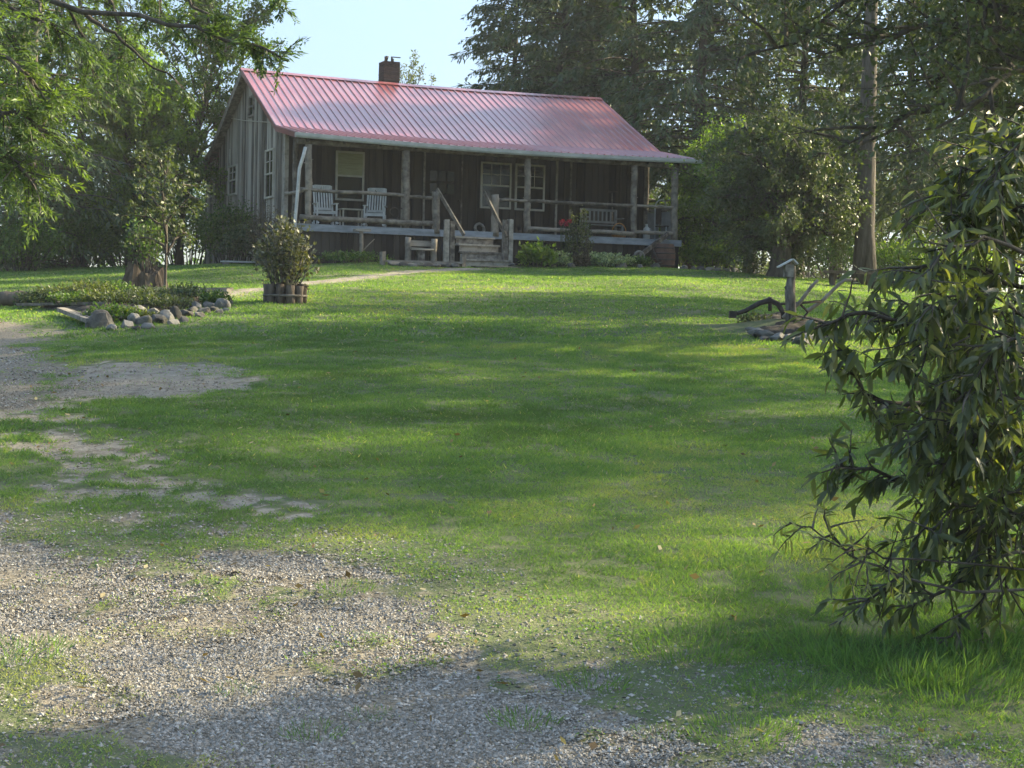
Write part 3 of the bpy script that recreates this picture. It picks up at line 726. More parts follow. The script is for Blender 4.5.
# ------------------------------------------------------------------ things on and by the porch
def rocking_chair(label, u, v, rz, group='white rocking chairs on the porch'):
    c = thing('rocking_chair', label, 'rocking chair', H(u, v, 0), TH + rz, group)      # faces -y
    b = MB()
    for i in range(6): b.box((-.24, -.24 + i * .083, .405 - i * .006), (.24, -.165 + i * .083, .425 - i * .006), .5)
    b.build('seat', WHITE, c)
    b = MB(); lean = .30
    for x in (-.25, .25): b.bar((x, .22, .36), (x, .22 + lean, 1.16), .045, .04, (0, 1, 0))
    for z0, hgt in ((1.02, .16), (.47, .07)): f = (z0 + hgt / 2 - .36) / .8; b.box((-.23, .205 + lean * f, z0), (.23, .23 + lean * f, z0 + hgt))
    for i in range(6): x = -.185 + i * .074; b.bar((x, .218 + lean * .2, .53), (x, .218 + lean * .83, 1.03), .042, .016, (0, 1, 0))
    for i in range(6): x = -.16 + i * .064; b.box((x - .012, .222 + lean * .9 - .02, 1.05), (x + .012, .222 + lean * .9, 1.15), .1)
    b.build('backrest', WHITE, c)
    for x in (-.27, .27):
        b = MB(); b.box((x - .045, -.27, .62), (x + .045, .30, .645), .5); b.build('arm', WHITE, c)
        b = MB(); b.bar((x, -.22, .07), (x, -.22, .62), .045, .045); b.build('leg', WHITE, c)
        b = MB(); b.bar((x, .22, .07), (x, .24, .40), .045, .045); b.build('leg', WHITE, c)
        b = MB(); pts = [(x, -.42 + i * .1, .035 + ((i - 4) / 4.5) ** 2 * .07) for i in range(10)]
        b.tube(pts, .026, 6); b.build('rocker', WHITE, c)
    b = MB(); b.box((-.25, -.235, .34), (.25, -.205, .40)); b.box((-.25, -.23, .18), (.25, -.21, .22)); b.build('stretcher', WHITE, c)
    return c
rocking_chair('white slatted rocking chair nearest the left corner post', hu(325.5, .95, .6), .95, R(-5))
rocking_chair('white slatted rocking chair right of the little side table', hu(375, .95, .6), .95, R(-24))
t = thing('side_table', 'small white side table between the two rocking chairs', 'table', H(hu(351, 1.1, .5), 1.1, 0), TH)
b = MB(); b.box((-.33, -.2, .50), (.33, .2, .53)); b.build('table_top', CREAM, t)
for x, y in ((-.27, -.15), (.27, -.15), (-.27, .15), (.27, .15)): b = MB(); b.box((x - .02, y - .02, 0), (x + .02, y + .02, .5)); b.build('leg', CREAM, t)
b = MB(); b.box((-.28, -.16, .2), (.28, .16, .22)); b.build('shelf', CREAM, t)
# porch bench
t = thing('porch_bench', 'pale grey slatted bench behind the porch rail near the right end', 'bench', H(hu(602, 1.25, .4), 1.25, 0), TH)
b = MB(); [b.box((-.62, -.25 + i * .1, .40), (.62, -.17 + i * .1, .425)) for i in range(5)]; b.build('seat', GREY, t)
b = MB(); b.box((-.62, .26, .85), (.62, .29, .92)); b.box((-.62, .26, .5), (.62, .29, .56))
for i in range(9): x = -.56 + i * .14; b.box((x - .025, .262, .56), (x + .025, .288, .85))
b.build('backrest', GREY, t)
for x in (-.58, .58):
    for y in (-.2, .25): b = MB(); b.box((x - .03, y - .03, 0), (x + .03, y + .03, .40 if y < 0 else .9)); b.build('leg', GREY, t)
    b = MB(); b.box((x - .035, -.26, .62), (x + .035, .26, .65)); b.build('arm', GREY, t)
# basket, jug, arched stand, rake, iron hook, wreath, cabinet
pB = H(hu(619, .55, .1), .55, 0)
t = thing('woven_basket', 'orange straw basket on the porch floor behind the lower rail', 'basket', pB, .3)
b = MB(); b.lathe([(.0, .02), (.17, .0), (.22, .1), (.24, .22), (.225, .225), (.2, .1), (.0, .05)], 18); b.build('basket_body', STRAW, t)
b = MB(); b.tube([(.22 * math.cos(a_), 0, .2 + .26 * math.sin(a_)) for a_ in np.linspace(0, math.pi, 9)], .014, 6); b.build('handle', STRAW, t)
t = thing('plastic_jug', 'white plastic jug beside the grey panel at the right porch end', 'jug', H(hu(646.5, .35, .2), .35, 0), TH)
b = MB(); b.lathe([(.0, .0), (.1, .0), (.105, .03), (.105, .26), (.09, .33), (.045, .38), (.035, .4), (.035, .43), (.0, .43)], 16); b.build('jug_body', WHITE, t)
b = MB(); b.tube([(.09, 0, .34), (.14, 0, .32), (.145, 0, .22), (.105, 0, .18)], .014, 6); b.build('handle', WHITE, t)
b = MB(); b.lathe([(.0, .43), (.04, .43), (.04, .46), (.0, .46)], 10); b.build('lid', WHITE, t)
u = hu(661.5, .95, 1.0)
t = thing('arched_chair', 'metal chair with rounded arched back at the open porch end', 'chair', H(u, .95, 0), TH + R(20))
b = MB(); b.tube([(-.27, 0, 0)] + [(-.27 * math.cos(a_), .02, .98 + .27 * math.sin(a_)) for a_ in np.linspace(0, math.pi, 11)] + [(.27, 0, 0)], .02, 7); b.build('back_frame', GALV, t)
b = MB(); b.box((-.25, -.005, .5), (.25, .012, 1.0)); b.build('backrest', IRON, t)
b = MB(); b.box((-.27, -.45, .42), (.27, .0, .45)); b.build('seat', IRON, t)
for x in (-.25, .25): b = MB(); b.tube([(x, -.43, 0), (x, -.43, .42)], .018, 6); b.build('leg', GALV, t)
t = thing('garden_rake', 'pale handled garden rake standing against the dark porch wall', 'rake', H(hu(613, PD - .2, .8), PD - .2, 0), TH)
b = MB(); b.tube([(0, 0, .0), (0, .1, 1.45)], .02, 7); b.build('handle', PALEW, t)
b = MB(); b.bar((-.17, .1, 1.47), (.17, .1, 1.5), .03, .03)
for i in range(7): x = -.16 + i * .053; b.tube([(x, .1, 1.49), (x + .005, .06, 1.58)], [.008, .004], 5)
b.build('rake_head', IRON, t)
t = thing('iron_scroll', 'dark curled iron scroll on the lower log rail below the second post', 'ornament', H(hu(393.5, -.03, .4), -.03, .23), TH)
pts = [(.16 * math.cos(a_) * (1 - a_ / 9), 0, .19 + .16 * math.sin(a_) * (1 - a_ / 9)) for a_ in np.linspace(-.9, 4.6, 16)]
b = MB(); b.tube([(.12, 0, 0)] + pts, .018, 6); b.build('curl', IRON, t); b = MB(); b.box((-.13, -.02, 0), (.19, .02, .03)); b.build('base', IRON, t)
t = thing('straw_wreath', 'round pale wreath leaning on the wall left of the stairs window', 'wreath', H(hu(480, PD - .12, .3), PD - .12, .02), TH)
b = MB(); b.tube([(.14 * math.cos(a_), .05 * math.sin(a_) + .03, .17 + .14 * math.sin(a_)) for a_ in np.linspace(0, 6.283, 17)], .045, 8, rough=.2); b.build('ring', PALEW, t)
b = MB(); b.lathe([(0, 0), (.06, 0), (.06, .02), (0, .02)], 10, (0, .02, .0)); b.build('foot', PALEW, t)
# barrel under the right end of the porch
pb = H(hu(664, -.45, -.6), -.45, 0)
t = thing('rusty_barrel', 'rust brown barrel standing under the right end of the porch deck', 'barrel', (pb.x, pb.y, gz(pb.x, pb.y) - .03), 0)
b = MB(); n_ = 22
prof = [(.0, 0), (.27, 0), (.285, .02), (.32, .2), (.335, .38), (.32, .56), (.28, .74), (.265, .76), (.0, .74)]
b.lathe(prof, 26); b.build('barrel_body', RUSTB, t)
for z in (.12, .30, .48, .64):
    r_ = np.interp(z, [.02, .2, .38, .56, .74], [.285, .32, .335, .32, .28]); b = MB(); b.lathe([(r_ + .002, z - .022), (r_ + .010, z - .02), (r_ + .010, z + .02), (r_ + .002, z + .022)], 26); b.build('hoop', IRON, t)
# wheel cultivator leaning on the deck: beam with a stone-pale wheel at its foot
pw = hp(638, 257, -.75); qw = hp(668, 234, -.14)
g0 = H(pw[0], pw[1], 0); 
t = thing('wheel_plow', 'old hand plow with pale wheel leaning on the porch edge by the barrel', 'plow', (g0.x, g0.y, gz(g0.x, g0.y)), TH)
org = Vector((pw[0], pw[1], gz(g0.x, g0.y) - FLZ))
L_ = lambda p: Vector(p) - org
b = MB(); b.bar(L_(pw), L_(qw), .08, .12); b.build('beam', WOODB, t)
b = MB(); c_ = L_(pw)
pts = [c_ + Vector((.16 * math.cos(a_), -.07, .16 * math.sin(a_))) for a_ in np.linspace(0, 6.283, 19)]
b.tube(pts, .035, 7); 
for a_ in (0, 1.05, 2.1): b.bar(c_ + Vector((.15 * math.cos(a_), -.07, .15 * math.sin(a_))), c_ - Vector((.15 * math.cos(a_), .07, .15 * math.sin(a_))), .07, .05, (0, 1, 0))
b.build('wheel', ROCK, t)
e_ = L_(hp(659, 263, -.7)); b = MB(); b.tube([c_.lerp(L_(qw), .45), e_], [.03, .02], 6); b.bar(e_ - Vector((.08, 0, .02)), e_ + Vector((.1, 0, .03)), .1, .03); b.build('plowshare', IRON, t)
# bench in front of the left porch
VBn = -.75
ua, ub = hu(408, VBn, -.6), hu(434, VBn, -.6); gg = H((ua + ub) / 2, VBn, 0); g_ = gz(gg.x, gg.y)
t = thing('log_bench', 'rough plank bench on log uprights in front of the porch skirt', 'bench', (gg.x, gg.y, g_), TH)
hl = (ub - ua) / 2
for x in (-hl, hl): b = MB(); b.log((x, 0, -.05), (x, .02, .72), .09, 8, 4, .012, .1); b.build('leg', LOGW, t)
b = MB(); b.box((-hl + .06, -.16, .40), (hl - .06, .14, .45), jit=.01); b.build('seat', PALEW, t)
b = MB(); b.box((-hl + .05, .12, .50), (hl - .05, .16, .66), jit=.01); b.build('backrest', PALEW, t)
b = MB(); b.box((-.12, -.14, .05), (.06, .12, .40), jit=.01); b.build('support', WOODB, t)
# perch post with a board on top and a dead twig
pu = hu(361.5, -.6, -.4); gg = H(pu, -.6, 0); g_ = gz(gg.x, gg.y)
t = thing('board_topped_post', 'short post with a flat board on top and a twig stub', 'post', (gg.x, gg.y, g_), TH)
tp = H(pu, -.6, hw(229, pu, -.6)).z - g_
b = MB(); b.log((0, 0, -.05), (0, 0, tp - .06), .055, 8, 5, .01); b.tube([(.03, 0, tp * .35), (.2, -.02, tp * .55), (.36, -.03, tp * .72)], [.02, .015, .008], 6); b.build('post', LOGW, t)
b = MB(); b.box((-.20, -.12, tp - .07), (.22, .12, tp), jit=.012); b.build('board', PALEW, t)
for px, lab in ((383, 'short wooden stake at the flowerbed edge left of the bench'), (463, 'short wooden stake at the foot of the porch steps')):
    v_ = -1.6; u = hu(px, v_, -.8); gg = H(u, v_, 0)
    b = MB(); b.box((-.06, -.06, -.08), (.06, .06, .36), jit=.012); o = b.build('wooden_stake', LOGW); o.location = (gg.x, gg.y, gz(gg.x, gg.y)); o.rotation_euler = (0, 0, TH + .2)
    tag(o, lab, 'stake')

# ------------------------------------------------------------------ leaves, branches, trees
def unit(a): return a / (np.linalg.norm(a, axis=-1, keepdims=True) + 1e-9)
def leaf_quads(c, d, nrm, L, W, bend=0.0):
    """c base points, d leaf directions, nrm approx normals -> diamond leaves (4 verts)"""
    d = unit(d); s = unit(np.cross(d, nrm)); L = L[:, None]; W = W[:, None]
    nn = unit(np.cross(s, d))
    return np.stack([c, c + d * L * .45 + s * W * .5 - nn * bend * L, c + d * L - nn * bend * 2.4 * L, c + d * L * .45 - s * W * .5 - nn * bend * L], 1).reshape(-1, 3)
def leaf_obj(name, c, d, nrm, L, W, mat, parent, rng, tint=None, bend=0.0):
    n = len(c); V = leaf_quads(c, d, nrm, L, W, bend)
    if tint is None: tint = rng.random(n)
    return mesh_np(name, V, np.arange(4 * n).reshape(-1, 4), mat, parent, {'tint': np.repeat(np.clip(tint, 0, 1), 4)})
def long_leaves(name, c, d, nrm, L, W, mat, parent, rng, tint=None, curl=.25):
    """near leaves: folded along the midrib and curving down, 8 verts / 6 faces each"""
    n = len(c); d = unit(d); s = unit(np.cross(d, nrm)); nn = unit(np.cross(s, d)); L = L[:, None]; W = W[:, None]
    cu = (curl * (.4 + 1.2 * rng.random(n)))[:, None]
    def pt(f, side, fold): return c + d * L * f - nn * L * cu * f * f + s * W * side + nn * W * fold
    P = [pt(0, 0, 0), pt(.3, .46, .16), pt(.3, 0, 0), pt(.3, -.46, .16), pt(.66, .40, .14), pt(.66, 0, 0), pt(.66, -.40, .14), pt(1, 0, 0)]
    V = np.stack(P, 1).reshape(-1, 3)
    # quads with repeated corners avoided: triangles
    T = np.array([(0, 2, 1), (0, 3, 2), (1, 2, 5), (1, 5, 4), (2, 3, 6), (2, 6, 5), (4, 5, 7), (5, 6, 7)])
    Fc = (T[None] + 8 * np.arange(n)[:, None, None]).reshape(-1, 3)
    if tint is None: tint = rng.random(n)
    return mesh_np(name, V, Fc, mat, parent, {'tint': np.repeat(np.clip(tint, 0, 1), 8)}, smooth=True, tris=True)

def curve_pts(p, d, L, n, rng, wob=.12, lift=0.0):
    pts = [np.array(p, float)]; d = np.array(d, float); d /= np.linalg.norm(d)
    for i in range(n):
        d = d + rng.normal(0, wob, 3) + np.array([0, 0, lift / n]); d /= np.linalg.norm(d)
        pts.append(pts[-1] + d * L / n)
    return np.array(pts), d
def sample_line(pts, f):
    n = len(pts) - 1; x = min(max(f, 0), .9999) * n; i = int(x); t = x - i
    return pts[i] * (1 - t) + pts[i + 1] * t, (pts[i + 1] - pts[i]) / (np.linalg.norm(pts[i + 1] - pts[i]) + 1e-9)

def broadleaf(name, label, cat, loc, h, cr, cz, ch, seed, mat=None, bark=None, limbs=16, subs=9, twigs=5, leaves=9, leaf=.11, trunk_r=.14, group=None, lean=(0, 0), lowest=.22, spread=.28, droop=0.0, gaps=.0, limb_k=.55):
    """trunk + limbs reaching points spread through an uneven ellipsoid (radius cr, centre height cz, half height ch)"""
    rng = np.random.default_rng(seed); mat = mat or LEAF; bark = bark or BARK
    t = thing(name, label, cat, loc, 0, group)
    mb = MB()
    tp, _ = curve_pts((0, 0, -.15), (lean[0], lean[1], 1), h * .86, 9, rng, .05)
    mb.tube(tp, [trunk_r * (1.25 if i == 0 else 1) * (1 - .085 * i) for i in range(10)], 9, rough=.05)
    C, D = [], []
    for i in range(limbs):
        f = lowest + (1 - lowest) * (i + rng.random()) / limbs * .97
        p, td = sample_line(tp, f)
        az = i * 2.4 + rng.random() * 1.0
        # target on the ellipsoid
        el = rng.uniform(-.55, .95) * 1.2 if i < limbs * .8 else rng.uniform(.6, 1.5)
        el = -.9 + 2.3 * (i + rng.random()) / limbs + rng.uniform(-.25, .25)
        rr = rng.uniform(.62, 1.08)
        ctr = tp[-1] * np.array([1, 1, 0]) * .6 + np.array([0, 0, cz])
        tgt = ctr + np.array([cr * math.cos(el) * math.cos(az), cr * math.cos(el) * math.sin(az), ch * math.sin(el)]) * rr
        v = tgt - p; L = np.linalg.norm(v); 
        n = 7; pts = []
        up = np.array([0, 0, L * .16])
        for k in range(n + 1):
            s = k / n; pts.append(p + v * s + up * math.sin(math.pi * s) * (1 if v[2] < L * .8 else .2) + rng.normal(0, L * .018, 3) * (k > 0))
        pts = np.array(pts); r0 = trunk_r * (1 - .75 * f) * limb_k + .012
        mb.tube(pts, [r0 * (1 - .85 * k / n) + .006 for k in range(n + 1)], 6)
        for j in range(subs):
            fs_ = .25 + .75 * (j + rng.random()) / subs
            q_, qd = sample_line(pts, fs_)
            if rng.random() < gaps: continue
            sd = qd * .6 + rng.normal(0, .75, 3) + np.array([0, 0, .15 - droop]); sl_ = cr * spread * rng.uniform(.6, 1.25)
            sp, _ = curve_pts(q_, sd, sl_, 4, rng, .18, -droop)
            mb.tube(sp, [.018 * cr / 3 + .003, .012 * cr / 3 + .003, .009 * cr / 3 + .002, .006, .004], 4, cap=False)
            for m in range(twigs):
                w_, wd = sample_line(sp, .2 + .8 * (m + rng.random()) / twigs)
                td_ = unit(wd * .5 + rng.normal(0, .7, 3) + np.array([0, 0, -droop])); tl = sl_ * rng.uniform(.25, .55)
                k = rng.random(leaves) ** .8
                C.append(w_ + td_ * tl * k[:, None] + rng.normal(0, leaf * .55, (leaves, 3))); D.append(td_ * .5 + rng.normal(0, .65, (leaves, 3)) + np.array([0, 0, -.25]))
    mb.build('trunk', bark, t)
    C = np.concatenate(C); D = np.concatenate(D); n = len(C)
    ok = C[:, 2] > .05; C, D = C[ok], D[ok]; n = len(C)
    N = rng.normal(0, .6, (n, 3)) + np.array([0, 0, .9])
    Lf = leaf * rng.uniform(.7, 1.3, n)
    ti = np.clip(.45 * rng.random(n) + .55 * fbm(C[:, 0] * 1.3 / (cr / 3) + C[:, 2], C[:, 1] * 1.3 / (cr / 3) - C[:, 2] * .7, seed, 2), 0, 1)
    leaf_obj('crown', C, D, N, Lf, Lf * .58, mat, t, rng, ti, .06)
    return t

def conifer(name, label, cat, loc, h, r, base, seed, mat=None, bark=None, whorls=26, per=5, twigs=15, trunk_r=.2, group=None, ndl=(.26, .075), dead=8, droop=.35, pw=.85, sparse=.0, dens=7):
    rng = np.random.default_rng(seed); mat = mat or HEML; bark = bark or BARK
    t = thing(name, label, cat, loc, 0, group); mb = MB()
    tp, _ = curve_pts((0, 0, -.2), (0, 0, 1), h, 12, rng, .012)
    mb.tube(tp, [trunk_r * (1.3 if i == 0 else 1) * (1 - i / 12.6) for i in range(13)], 10, rough=.04)
    C, D, LL = [], [], []
    for i in range(whorls):
        for j in range(per):
            if rng.random() < sparse: continue
            z = base + (h - base) * ((i + rng.random()) / whorls) ** .95
            f = (z - base) / (h - base); L = r * (1 - f) ** pw * rng.uniform(.6, 1.12) * min(1, .55 + f * 4) + .25
            p, _ = sample_line(tp, z / h)
            az = rng.random() * 6.283; up = .35 * f + .05
            d = np.array([math.cos(az), math.sin(az), up]); n = 6; pts = [p]
            for k in range(n):
                d = d + np.array([0, 0, -droop / n * (1 + k * .3)]) + rng.normal(0, .05, 3); d /= np.linalg.norm(d); pts.append(pts[-1] + d * L / n)
            pts = np.array(pts); mb.tube(pts, [(.007 + .009 * L) * (1 - k / (n + .5)) + .003 for k in range(n + 1)], 4, cap=False)
            nt_ = max(4, int(twigs * (.4 + .6 * L / r)))
            for m in range(nt_):
                fr = .14 + .86 * (m + rng.random()) / nt_; q_, qd = sample_line(pts, fr)
                side = np.cross(qd, [0, 0, 1]) * (1 if m % 2 else -1); td_ = unit(qd * .75 + side * .8 + np.array([0, 0, -.18 - .2 * rng.random()]) + rng.normal(0, .15, 3))
                tl = (.22 + .30 * L * (1 - .75 * fr)) * rng.uniform(.7, 1.2)
                k = (np.arange(dens) + rng.random(dens)) / dens
                C.append(q_ + td_ * tl * k[:, None] + np.array([0, 0, -.22 * tl])[None] * (k[:, None] ** 2) + rng.normal(0, .03, (dens, 3)))
                D.append(td_ + rng.normal(0, .45, (dens, 3)) + np.array([0, 0, -.25])); LL.append(np.full(dens, .75 + .5 * rng.random()))
    for i in range(dead):
        z = rng.uniform(base * .25, base * .98); p, _ = sample_line(tp, z / h); az = rng.random() * 6.283; L = r * rng.uniform(.2, .5)
        pts, _ = curve_pts(p, (math.cos(az), math.sin(az), rng.uniform(-.3, .25)), L, 4, rng, .12); mb.tube(pts, [.022, .016, .012, .008, .004], 4, cap=False)
    mb.build('trunk', bark, t)
    C = np.concatenate(C); D = np.concatenate(D); n = len(C); Lf = ndl[0] * np.concatenate(LL) * rng.uniform(.7, 1.3, n)
    ti = np.clip(.4 * rng.random(n) + .6 * fbm(C[:, 0] * .8 + C[:, 2], C[:, 1] * .8 - C[:, 2] * .6, seed, 2), 0, 1)
    leaf_obj('crown', C, D, rng.normal(0, .35, (n, 3)) + np.array([0, 0, 1]), Lf, Lf * ndl[1] / ndl[0], mat, t, rng, ti, .05)
    return t
def put(tmpl, loc, label, sc=1.0, rz=0.0):
    c = copy_tree(tmpl); c.location = loc; c.scale = (sc, sc, sc); c.rotation_euler = (0, 0, rz); c['label'] = label; return c
def shrub(name, label, cat, loc, rx, h, seed, mat, n=1800, leaf=.05, stems=14, group=None, base_r=.12, aspect=.55, up=.5, stem_mat=None, ry=None, flare=1.0, smin=.35):
    """many stems from a small base, leaves along them; uneven dome outline"""
    rng = np.random.default_rng(seed); t = thing(name, label, cat, loc, 0, group); mb = MB(); C, D = [], []
    ry = ry or rx; per = max(1, n // stems)
    for i in range(stems):
        az = i * 2.4 + rng.random(); rr = math.sqrt((i + .5) / stems) * rng.uniform(.75, 1.1)
        b0 = np.array([math.cos(az) * base_r * rr * (rx / (rx + .01)), math.sin(az) * base_r * rr, -.04])
        hh = h * (math.sqrt(max(.05, 1 - (rr * .85) ** 2))) * rng.uniform(.8, 1.12)
        e = np.array([math.cos(az) * rx * rr, math.sin(az) * ry * rr, hh]); mid = (b0 + e) / 2 + np.array([0, 0, hh * .12]) - flare * .0
        pts = [b0 * (1 - s) ** 2 + 2 * mid * s * (1 - s) + e * s * s + rng.normal(0, .02 * h, 3) * (s > 0) for s in np.linspace(0, 1, 6)]
        pts = np.array(pts); mb.tube(pts, [.012 * h ** .5 * (1 - k / 6.5) + .002 for k in range(6)], 4, cap=False)
        for k in range(per):
            q_, qd = sample_line(pts, smin + (1 - smin) * rng.random() ** .75)
            C.append(q_ + rng.normal(0, 1, 3) * np.array([rx, ry, h]) * .11); D.append(qd * .4 + rng.normal(0, .6, 3) + np.array([0, 0, up - .3]))
    mb.build('stem', stem_mat or BARK, t)
    C = np.array(C); D = np.array(D); C[:, 2] = np.maximum(C[:, 2], .02); m = len(C); Lf = leaf * rng.uniform(.65, 1.35, m)
    leaf_obj('foliage', C, D, rng.normal(0, .6, (m, 3)) + np.array([0, 0, .9]), Lf, Lf * aspect, mat, t, rng, None, .06)
    return t
def rock(loc, sx_, sy_, sz_, seed, label, group=None, mat=ROCK, name='rock', rz=0.0):
    rng = random.Random(seed); bm = bmesh.new(); bmesh.ops.create_icosphere(bm, subdivisions=3, radius=1.0)
    cuts = [(Vector((rng.gauss(0, 1), rng.gauss(0, 1), rng.gauss(0, 1))).normalized(), rng.uniform(.55, .9)) for _ in range(12)]
    for vt in bm.verts:
        for nrm, dd in cuts:
            k = vt.co.dot(nrm)
            if k > dd: vt.co -= nrm * (k - dd) * .92
        f = 1 + (float(vnoise(vt.co.x * 2.6 + seed, vt.co.y * 2.6 + vt.co.z * 2.1, seed)) - .5) * .16; vt.co *= f
    for vt in bm.verts: vt.co = Vector((vt.co.x * sx_, vt.co.y * sy_, max(vt.co.z, -.5) * sz_))
    me = bpy.data.meshes.new(name); bm.to_mesh(me); bm.free(); me.materials.append(mat)
    a_ = me.attributes.new('tint', 'FLOAT', 'POINT'); a_.data.foreach_set('value', [rng.random()] * len(me.vertices))
    o = bpy.data.objects.new(name, me); COL.objects.link(o); o.location = (loc[0], loc[1], loc[2] + sz_ * .32); o.rotation_euler = (rng.uniform(-.2, .2), rng.uniform(-.2, .2), rz or rng.random() * 6)
    return tag(o, label, 'rock', group)

# ------------------------------------------------------------------ trees left of the cabin
hem = conifer('hemlock_tree', 'tall dark hemlock with drooping boughs at the left edge of the lawn', 'tree', onx(28, 47), 15, 4.6, .3, 21, HEML, whorls=34, per=6, group='dark hemlocks left of the lawn')
put(hem, onx(82, 54), 'dark hemlock right of the tallest one at the lawn edge', .92, 2.0)
put(hem, onx(-70, 50), 'dark hemlock cut off by the left picture border', 1.05, 4.0)
put(hem, onx(-10, 66), 'dark hemlock standing deepest behind the left lawn edge', 1.1, 1.0)
broadleaf('maple_tree', 'sunlit yellow-green maple glowing between the hemlocks and the sapling', 'tree', onx(128, 66), 10.5, 3.6, 5.6, 5, 31, LEAFL, limbs=26, subs=11, twigs=7, leaves=10, leaf=.16, trunk_r=.16)
broadleaf('locust_tree', 'olive small-leaved tree with sky gaps rising beside the gable', 'tree', onx(178, 53), 10.0, 2.75, 6.8, 3.6, 32, LEAF, limbs=34, subs=12, twigs=7, leaves=11, leaf=.12, trunk_r=.12, lowest=.3, gaps=.15, limb_k=.32)
broadleaf('elm_tree', 'mid green tree behind the sapling near the back of the cabin', 'tree', onx(138, 51), 6.2, 2.3, 3.4, 2.7, 33, LEAFL, limbs=28, subs=11, twigs=7, leaves=10, leaf=.14, trunk_r=.13, lowest=.12)
for px, Y, rx, hh, sd, lab in ((20, 44.5, 1.5, 1.4, 1, 'dark low bush at the far left under the hemlock'), (75, 48, 1.4, 1.5, 2, 'dark low bush below the second hemlock'), (125, 51, 1.5, 1.6, 3, 'dark low bush behind the old stump')):
    shrub('understory_bush', lab, 'bush', onx(px, Y), rx, hh, 40 + sd, LEAF, 3500, .10, 26, 'dark bushes along the left lawn edge', base_r=.5)
shrub('lilac_bush', 'leafy green bush growing against the gable wall', 'bush', H(-.9, 5.2, 0) * 1 - Vector((0, 0, H(-.9, 5.2, 0).z - gz(H(-.9, 5.2, 0).x, H(-.9, 5.2, 0).y))), 1.0, 1.7, 51, LEAF, 4200, .085, 26, base_r=.35)
shrub('evergreen_bush', 'dark green low bush at the foot of the gable corner', 'bush', onx(243, 45.5), .75, 1.0, 52, HEML, 2600, .09, 22, base_r=.3)
shrub('russet_bush', 'sparse russet twiggy bush at the front corner of the gable', 'bush', onx(263, 43.2), .62, 1.55, 53, RUSSET, 2300, .05, 34, base_r=.22)
p = onx(240, 44.2); b = MB(); b.box((-.5, -.22, .05), (.5, .22, .09), jit=.01)
t = thing('white_board', 'white board lying on short blocks in the grass before the gable', 'board', p, TH)
b.build('board', WHITE, t)
for x in (-.4, .4): b = MB(); b.box((x - .06, -.18, -.05), (x + .06, .18, .048)); b.build('block', WOODB, t)

for px, Y, rx, hh, sd, lab in ((188, 60, 2.4, 3.2, 5, 'tall dark thicket behind the rear of the cabin'), (60, 62, 2.6, 3.0, 6, 'tall dark thicket behind the hemlock trunks')):
    shrub('thicket_bush', lab, 'bush', onx(px, Y), rx, hh, 40 + sd, LEAF, 6000, .15, 40, base_r=.9)

# ------------------------------------------------------------------ planter, stump, rock bed, sapling
pl = gp(285, 303)
t = thing('log_planter', 'round planter of upright log halves bound with a band', 'planter', pl, 0)
rr = .29; nlog = 11
for i in range(nlog):
    a_ = 2 * math.pi * i / nlog; b = MB(); x, y = rr * math.cos(a_), rr * math.sin(a_)
    b.log((x, y, -.05), (x * 1.03, y * 1.03, .30 + random.uniform(-.015, .025)), .078, 8, 3, .004, .1); b.build('log', STUMPW, t)
b = MB(); b.lathe([(rr - .05, .20), (.02, .255), (0, .26)], 14); b.build('soil', SOIL, t)
b = MB(); b.lathe([(rr + .078, .10), (rr + .09, .105), (rr + .09, .135), (rr + .078, .14)], 24); b.build('band', PALEW, t)
shrub('planter_bush', 'bronze leaved bush growing from the round log planter', 'bush', pl + Vector((0, 0, .22)), .56, 1.08, 61, BRONZE, 2800, .07, 44, base_r=.16, aspect=.6, smin=.22, stem_mat=BARKG)
st = gp(143, 289)
t = thing('tree_stump', 'broken old stump with a leafy sprout behind the rock bed', 'stump', st, .4)
b = MB(); nn_ = 40; vs = []; fs = []
for j in range(7):
    for k in range(nn_):
        a_ = 2 * math.pi * k / nn_; fl_ = 1 + .16 * math.sin(a_ * 5 + 1) + .10 * math.sin(a_ * 11) + random.uniform(-.04, .04)
        tall_ = .40 + .10 * math.sin(a_ * 2 + .5) + random.uniform(-.05, .05)
        f_ = min(j, 5) / 5; rad = (.37 - .09 * f_ + .07 * (1 - f_) ** 4) * fl_ * (1 if j < 6 else .72)
        vs.append((rad * 1.2 * math.cos(a_), rad * .8 * math.sin(a_), -.1 + (tall_ + .1) * f_ - (.08 if j == 6 else 0)))
for j in range(6):
    for k in range(nn_): k2 = (k + 1) % nn_; fs.append((j * nn_ + k, j * nn_ + k2, (j + 1) * nn_ + k2, (j + 1) * nn_ + k))
fs.append(tuple(6 * nn_ + k for k in range(nn_))); b.add(vs, fs, .3)
b.build('stump_body', STUMPW, t)
shrub('stump_sprout', 'fresh green sprout growing out of the broken stump', 'plant', st + Vector((.0, .12, .38)), .45, 1.1, 62, LEAF, 900, .085, 14, base_r=.15)
sp = gp(165, 297)
broadleaf('sapling_tree', 'slender young tree with thin straight trunk in the rock bed', 'tree', sp, 2.8, .84, 1.72, .9, 71, LEAFD, limbs=13, subs=6, twigs=5, leaves=6, leaf=.075, trunk_r=.03, lowest=.34, spread=.40, gaps=.12)
